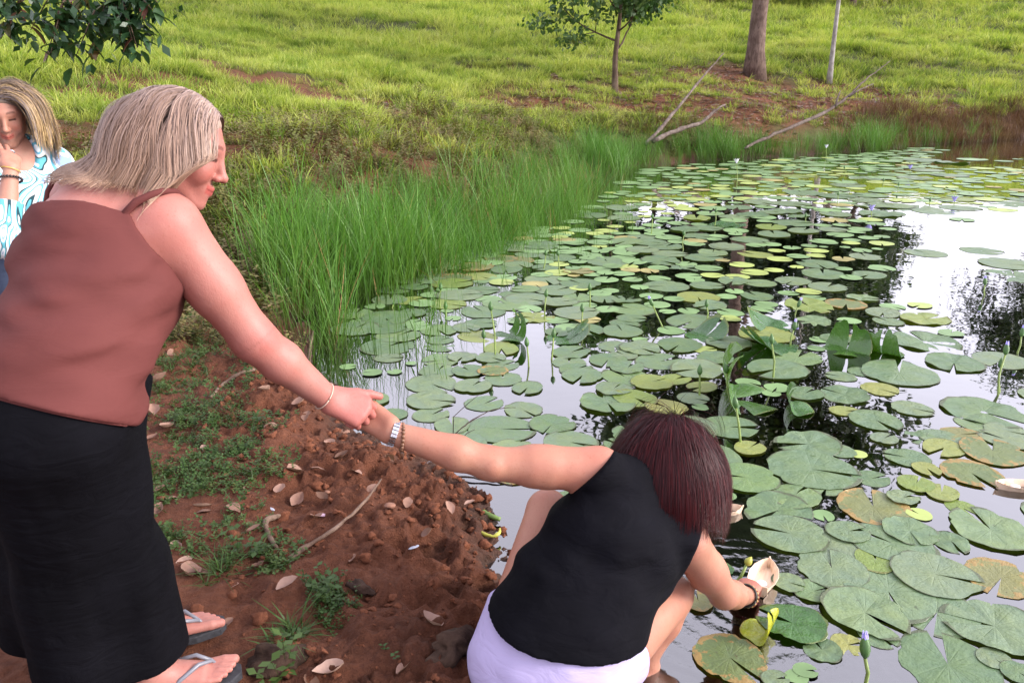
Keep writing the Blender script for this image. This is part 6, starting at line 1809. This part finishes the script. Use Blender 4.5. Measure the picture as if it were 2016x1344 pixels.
# ------------------------------------------------------------------ wooden boats with tea lights
def boat(center, rot, L=.15, label='', candle_at=(-.25, 0), tl_label=''):
    e = empty('wooden_boat')
    W, H, t = L * .27, L * .17, .0016
    st = [(-.5, .62, .0), (-.25, .93, .0), (0, 1.0, 0), (.25, .82, .0), (.42, .42, .0), (.5, .10, .02)]
    def ring(scale_t, inner):
        out = []
        for (x, w, lift) in st:
            ww = W * w - (t if inner else 0); bw = max(ww * .62, .0006)
            out.append((x * L, ww, bw, H * (1 + 1.1 * abs(x) ** 2.2)))
        return out
    V = []; F_ = []
    for inner in (False, True):
        for (x, w, bw, h) in ring(0, inner):
            zb = t if inner else 0
            V += [(x, -w, h), (x, -bw, zb), (x, bw, zb), (x, w, h)]
    n = len(st)
    for s_, flip in ((0, False), (4 * n, True)):
        for i in range(n - 1):
            for k in range(3):
                q = (s_ + 4 * i + k, s_ + 4 * (i + 1) + k, s_ + 4 * (i + 1) + k + 1, s_ + 4 * i + k + 1)
                F_.append(q[::-1] if flip else q)
    for i in range(n - 1):
        for k in (0, 3):
            q = (4 * i + k, 4 * (i + 1) + k, 4 * n + 4 * (i + 1) + k, 4 * n + 4 * i + k); F_.append(q if k == 0 else q[::-1])
    F_.append((0, 1, 2, 3)); F_.append((4 * n + 3, 4 * n + 2, 4 * n + 1, 4 * n))
    for k in range(3): F_.append((k, 4 * n + k, 4 * n + k + 1, k + 1))
    F_.append((4 * (n - 1) + 3, 4 * (n - 1) + 2, 4 * (n - 1) + 1, 4 * (n - 1)))
    mb = MB(); mb.add(V, F_); mb.build('hull', M['veneer'], e, False)
    mb = MB(); x = -.5 * L
    # folded stern flap, standing a little above the sides
    w0 = W * .62; h0 = H * (1 + 1.1 * .5 ** 2.2)
    mb.add([(x - .002, -w0, h0 * .3), (x - .002, w0, h0 * .3), (x - .004, w0 * .92, h0 * 1.12), (x - .004, -w0 * .92, h0 * 1.12), (x + .001, -w0, h0 * .3), (x + .001, w0, h0 * .3), (x - .001, w0 * .92, h0 * 1.12), (x - .001, -w0 * .92, h0 * 1.12)],
           [(0, 1, 2, 3), (7, 6, 5, 4), (3, 2, 6, 7), (0, 3, 7, 4), (1, 5, 6, 2)])
    mb.build('stern', M['veneer'], e, False)
    mb = MB(); x = .5 * L; h1 = H * (1 + 1.1 * .5 ** 2.2)
    mb.tube([(x - .004, 0, .002), (x + .001, 0, h1 * .5), (x + .006, 0, h1 * 1.08)], [.003, .0035, .003], 6); mb.build('bow', M['veneer'], e)
    e.location = tuple(center); e.rotation_euler = rot
    tag(e, label, 'boat', None)
    c = Matrix.LocRotScale(Vector(center), Matrix.Rotation(rot[2], 3, 'Z') @ Matrix.Rotation(rot[1], 3, 'Y') @ Matrix.Rotation(rot[0], 3, 'X'), None) @ Vector((candle_at[0] * L, candle_at[1] * L, t + .0002))
    k = empty('tea_light'); mb = MB()
    mb.tube([(0, 0, 0), (0, 0, .001), (0, 0, .014), (0, 0, .0145)], [.0185, .019, .019, .0186], 20); mb.build('cup', M['tin'], k, False)
    mb = MB(); mb.tube([(0, 0, .0148), (0, 0, .0160), (0, 0, .0166)], [.0175, .0172, .012], 20); mb.build('wax', M['wax'], k)
    mb = MB(); mb.tube([(0, 0, .016), (.001, 0, .022), (.003, 0, .026)], .0009, 5); mb.build('wick', M['wick'], k)
    k.location = c; k.rotation_euler = rot
    tag(k, tl_label, 'candle')
bh = boat_hand
boat((bh[0], bh[1], .004), (0, 0, radians(62)), .185, 'small wooden boat with tea light held by the squatting person\'s fingers', (-.2, 0), 'white tea light in the boat touched by the squatting person\'s hand')
q = onplane(1424, 1010); boat((q[0], q[1], -.003), (0, 0, radians(8)), .15, 'small wooden boat floating beside the squatting person\'s red hair', (-.05, 0), 'white tea light in the boat beside the red hair')
q = onplane(2002, 962); boat((q[0], q[1], -.003), (0, 0, radians(172)), .165, 'small wooden boat floating alone among yellowing pads', (.05, 0), 'white tea light in the boat among yellowing pads')

# ------------------------------------------------------------------ sticks and branches
def stick(pts, rad, mat, label, name='stick', cat='stick', jitter=.0, seed=0, forks=()):
    r_ = np.random.RandomState(seed); pts = np.array(pts, float)
    t = np.linspace(0, len(pts) - 1, (len(pts) - 1) * 5 + 1); P2 = np.stack([np.interp(t, np.arange(len(pts)), pts[:, k]) for k in range(3)], 1)
    for it in range(2): P2[1:-1] = (P2[:-2] + 2 * P2[1:-1] + P2[2:]) / 4
    P2 += r_.randn(*P2.shape) * jitter
    rr = np.interp(t, np.arange(len(pts)), rad) * (1 + .12 * r_.randn(len(t)))
    mb = MB(); mb.tube(P2, rr, 8)
    o = mb.build(name, mat)
    if forks:
        m2 = MB()
        for f_ in forks: m2.tube(np.array(f_[0]), f_[1], 6)
        m2.build('twig', mat, o)
    tag(o, label, cat); return o
def gp(px, py, up=.0):
    q = on_ground(px, py); q[2] += up; return q
stick([gp(568, 1100, .0), gp(600, 1085, .012), gp(660, 1052, .018), gp(715, 1010, .03), gp(752, 968, .05)], [.009, .008, .0065, .0055, .003], M['dry_stick'], 'long curved pale stick lying across the churned red soil', jitter=.0012, seed=1)
stick([gp(416, 786, .006), gp(440, 762, .012), gp(470, 742, .015), gp(500, 735, .02), gp(535, 730, .02)], [.009, .010, .009, .008, .006], M['dry_stick'], 'pale bent stick lying among the weeds below the reaching arm', jitter=.001, seed=2)
stick([gp(552, 1022, .012), gp(522, 1030, .012), gp(526, 1052, .010), gp(545, 1082, .008)], [.009, .010, .009, .006], M['dry_stick'], 'short crooked stick like a hook beside the curved stick', jitter=.0012, seed=3)
stick([gp(608, 742, .02), gp(612, 716, .06), gp(620, 690, .13)], [.012, .010, .006], M['dry_stick'], 'short grey stake leaning at the foot of the rushes', jitter=.001, seed=4)
stick([gp(592, 800, -.01), gp(590, 770, .05)], [.009, .007], M['dry_stick'], 'small broken stub upright in the soil below the clasped hands', seed=5)
# twigs on the water
w = lambda px, py, h=.01: onplane(px, py, h)
stick([w(885, 868, -.02), w(905, 845, .03), w(930, 826, .05), w(970, 805, .06), w(1015, 802, .05)], [.0035, .003, .003, .0025, .0015], M['twig'], 'thin dark twig arching over the water near the watch', 'twig', 'twig', .001, 6,
      [([w(892, 858, .01), P(893, 820, depth_at(892, 858)), P(920, 795, depth_at(892, 858)), P(945, 775, depth_at(892, 858))], [.0025, .002, .0016, .001]), ([w(905, 868, .0), w(920, 852, .02), w(935, 845, .03)], [.002, .002, .001])])
stick([w(880, 938, .006), w(915, 938, .012), w(960, 945, .01), w(1010, 955, .0)], [.004, .0045, .004, .003], M['twig'], 'dark knobbly twig floating below the outstretched arm', 'twig', 'twig', .0015, 7, [([w(895, 938), w(905, 950), w(925, 958)], [.002, .0018, .001]), ([w(893, 936), w(888, 926, .03)], [.002, .001])])
# dead branches propped on the far bank
def fb(px, py, z): return P(px, py, z)
stick([fb(1270, 285, 16.4), fb(1300, 255, 16.6), fb(1340, 205, 17.2), fb(1385, 150, 17.8), fb(1425, 105, 18.4)], [.042, .038, .030, .022, .011], M['dead_wood'], 'long straight dead branch propped on the far bank below the trees', 'dead_branch', 'branch', .004, 8)
stick([fb(1285, 278, 16.3), fb(1330, 258, 16.6), fb(1385, 240, 17.0), fb(1405, 220, 17.1), fb(1427, 205, 17.2)], [.048, .044, .039, .031, .018], M['dead_wood'], 'pale forked dead branch lying low beside the straight one', 'dead_branch', 'branch', .006, 9)
stick([fb(1465, 292, 17.0), fb(1500, 275, 17.2), fb(1560, 250, 17.5), fb(1625, 222, 17.9), fb(1665, 195, 18.2), fb(1700, 160, 18.5), fb(1752, 120, 19)], [.025, .036, .04, .038, .028, .02, .007], M['dead_wood'], 'long dark dead branch dipping from the bank into the rushes', 'dead_branch', 'branch', .006, 10,
      [([fb(1645, 210, 18.0), fb(1650, 190, 18.1), fb(1655, 178, 18.2)], [.03, .02, .01]), ([fb(1672, 190, 18.2), fb(1690, 178, 18.3), fb(1720, 165, 18.4)], [.025, .018, .008])])

# ------------------------------------------------------------------ fallen leaves, petals, feather, pods, bark, stones
frs = np.random.RandomState(31)
dl = [leaf_shape('dry_leaf_%d' % i, 80 + i, .085, .026 + .006 * (i % 3), M['dry_leaf'], [.5, -.4, .9, -.7, .25][i % 5], [.5, .3, .7, -.4, .6][i % 5]) for i in range(5)]
LEAF_ZONES = [(380, 1240, 'beside the sandals'), (320, 1000, 'among the low weeds by the black trousers'), (310, 1070, 'on bare soil below the low weeds'), (545, 1168, 'between the hooked stick and the sandals'), (420, 1120, 'beside the grass tuft near the black trousers'), (640, 980, 'beside the curved stick'), (690, 1310, 'by the broad-leaved weed near the sandal toe'), (870, 1250, 'beside the large bark piece'), (860, 960, 'on the muddy edge below the outstretched arm'), (600, 850, 'below the clasped hands'), (320, 790, 'under the camisole hem among the weeds'), (350, 680, 'by the brown weeds behind the camisole'), (560, 770, 'by the pale bent stick'), (20, 1200, 'behind the black trousers'), (600, 930, 'on the slope above the curved stick'), (520, 1060, 'beside the hooked stick'), (700, 1120, 'on the churned soil below the curved stick'), (450, 970, 'at the edge of the low weeds'), (760, 920, 'on the soil crest above the curved stick')]
def fallen(px, py, wpx, label='pale dry fallen leaf curled on the red soil', group='dry leaves on the red bank', variant=None, rz=None, tilt=.25, mat=None):
    q = on_ground(px, py); s_ = wpx * (q[1] * CT + (CAM_H - q[2]) * ST) / FPX / .085
    o = link('fallen_leaf', dl[frs.randint(5) if variant is None else variant])
    o.rotation_euler = (frs.randn() * tilt, frs.randn() * tilt, frs.rand() * 6.28 if rz is None else rz)
    o.location = (q[0], q[1], q[2] + .005 * s_); o.scale = (s_, s_, s_)
    near = min(LEAF_ZONES, key=lambda z_: math.hypot(z_[0] - px, z_[1] - py))[2]; word = 'large ' if wpx >= 44 else ('small ' if wpx <= 28 else '')
    tag(o, word + 'pale dry fallen leaf ' + near, 'leaf', word + 'dry leaves ' + near); return o
for (px, py, w_) in [(378, 1140, 52), (545, 1168, 46), (325, 985, 34), (300, 972, 28), (380, 998, 36), (415, 1003, 30), (448, 996, 38), (305, 1055, 34), (340, 1068, 44), (380, 1100, 34), (507, 1114, 32), (410, 1132, 36), (362, 1220, 46), (870, 1240, 50),
                     (680, 1315, 58), (782, 1330, 44), (600, 1330, 40), (595, 930, 44), (612, 925, 30), (620, 1018, 40), (645, 985, 26), (800, 1000, 30), (880, 988, 32), (555, 960, 44), (600, 832, 30), (320, 855, 30), (305, 820, 40), (300, 760, 40), (340, 838, 34), (520, 840, 34),
                     (575, 800, 30), (690, 850, 32), (300, 1020, 34), (15, 1180, 30), (10, 1080, 40), (25, 1255, 24), (60, 1265, 26), (460, 1220, 34), (485, 1050, 30), (540, 1110, 26), (690, 930, 28), (740, 960, 34), (330, 700, 26), (360, 660, 28), (560, 760, 28), (530, 770, 34),
                     (640, 870, 26), (660, 905, 28), (400, 880, 26), (270, 900, 40), (285, 870, 30), (480, 965, 30), (575, 1000, 34), (700, 1100, 26), (830, 1060, 26), (915, 1000, 24), (840, 880, 26), (760, 900, 30), (300, 1100, 30), (470, 1150, 26)]:
    fallen(px, py, w_)
def small_lump(px, py, r, mat, name, label, cat, squash=.6, rough=.35, stretch=(1, 1), rz=0.0, seed=1):
    q = on_ground(px, py)
    v, f = lump((0, 0, 0), 1.0, seed, squash, rough, True); v = v * np.array([r * stretch[0], r * stretch[1], r])
    mb = MB(); mb.add(v, f); o = mb.build(name, mat); o.location = (q[0], q[1], q[2] + r * squash * .35); o.rotation_euler = (0, .1, rz)
    tag(o, label, cat); return o
small_lump(715, 1165, .026, M['bark_chunk'], 'bark_piece', 'dark rotten bark piece beside the low weeds mid bank', 'bark', .6, .5, (1.9, .8), -.5, 3)
small_lump(890, 1285, .042, M['bark_chunk'], 'bark_piece', 'large dark rotten bark piece beside the lavender shorts', 'bark', .7, .85, (1.4, .9), .5, 5)
small_lump(545, 1305, .05, M['bark_chunk'], 'bark_piece', 'dark crusted clump of soil next to the sandal toe', 'soil', .7, .5, (1.3, .9), .2, 9)
small_lump(768, 997, .017, M['stone_brown'], 'stone', 'smooth brown stone next to the tip of the curved stick', 'stone', .55, .12, (1.2, .9), .2, 11)
small_lump(645, 972, .011, M['stone_brown'], 'stone', 'small grey brown stone on the soil above the curved stick', 'stone', .55, .12, (1.1, .9), .2, 13)
small_lump(636, 1018, .012, M['petal_fallen'], 'fallen_petal', 'pink fallen petal on the soil above the curved stick', 'petal', .35, .2, (1.9, .7), .1, 15)
small_lump(535, 1003, .009, M['feather_grey'], 'fallen_petal', 'small pale petal near the hooked stick', 'petal', .35, .2, (1.6, .7), -.5, 16)
small_lump(815, 1093, .011, M['feather_grey'], 'feather', 'small grey feather in a hollow of the churned soil', 'feather', .3, .2, (2.0, .6), .8, 17)
stick([w(942, 1002, .02), w(962, 1014, .03), w(985, 1022, .02)], [.010, .013, .008], M['pod_green'], 'thick green lily stem stub at the water\'s edge', 'stem_stub', 'stem', 0, 20)
stick([w(938, 1042, .03), w(955, 1052, .03), w(972, 1056, .03), w(984, 1048, .035), w(984, 1040, .04)], [.007, .007, .006, .006, .004], M['pod_yellow'], 'yellow green bent stem lying on the muddy edge', 'stem_stub', 'stem', 0, 21)
# larger single weeds on the bank
for i, (px, py, h_, lf, ns, lab) in enumerate([(640, 1165, .10, .030, 7, 'leafy green weed growing mid bank beside the bark piece'), (545, 1335, .12, .038, 5, 'broad-leaved green weed sprouting in front of the sandal toe'), (570, 1262, .05, .026, 3, 'small two-leaved green seedling above the sandals'),
                                               (512, 845, .10, .026, 6, 'upright pale green weed near the clasped hands'), (470, 1090, .09, .035, 5, 'green weed with long leaves behind the curled pale leaf'), (785, 1285, .04, .016, 2, 'tiny green seedling on bare soil by the large bark piece')]):
    q = on_ground(px, py); o = link('weed', sprig('weed', M['herb'], 700 + i, ns, h_, lf, 3, .6)); o.location = tuple(q); tag(o, lab, 'weed')
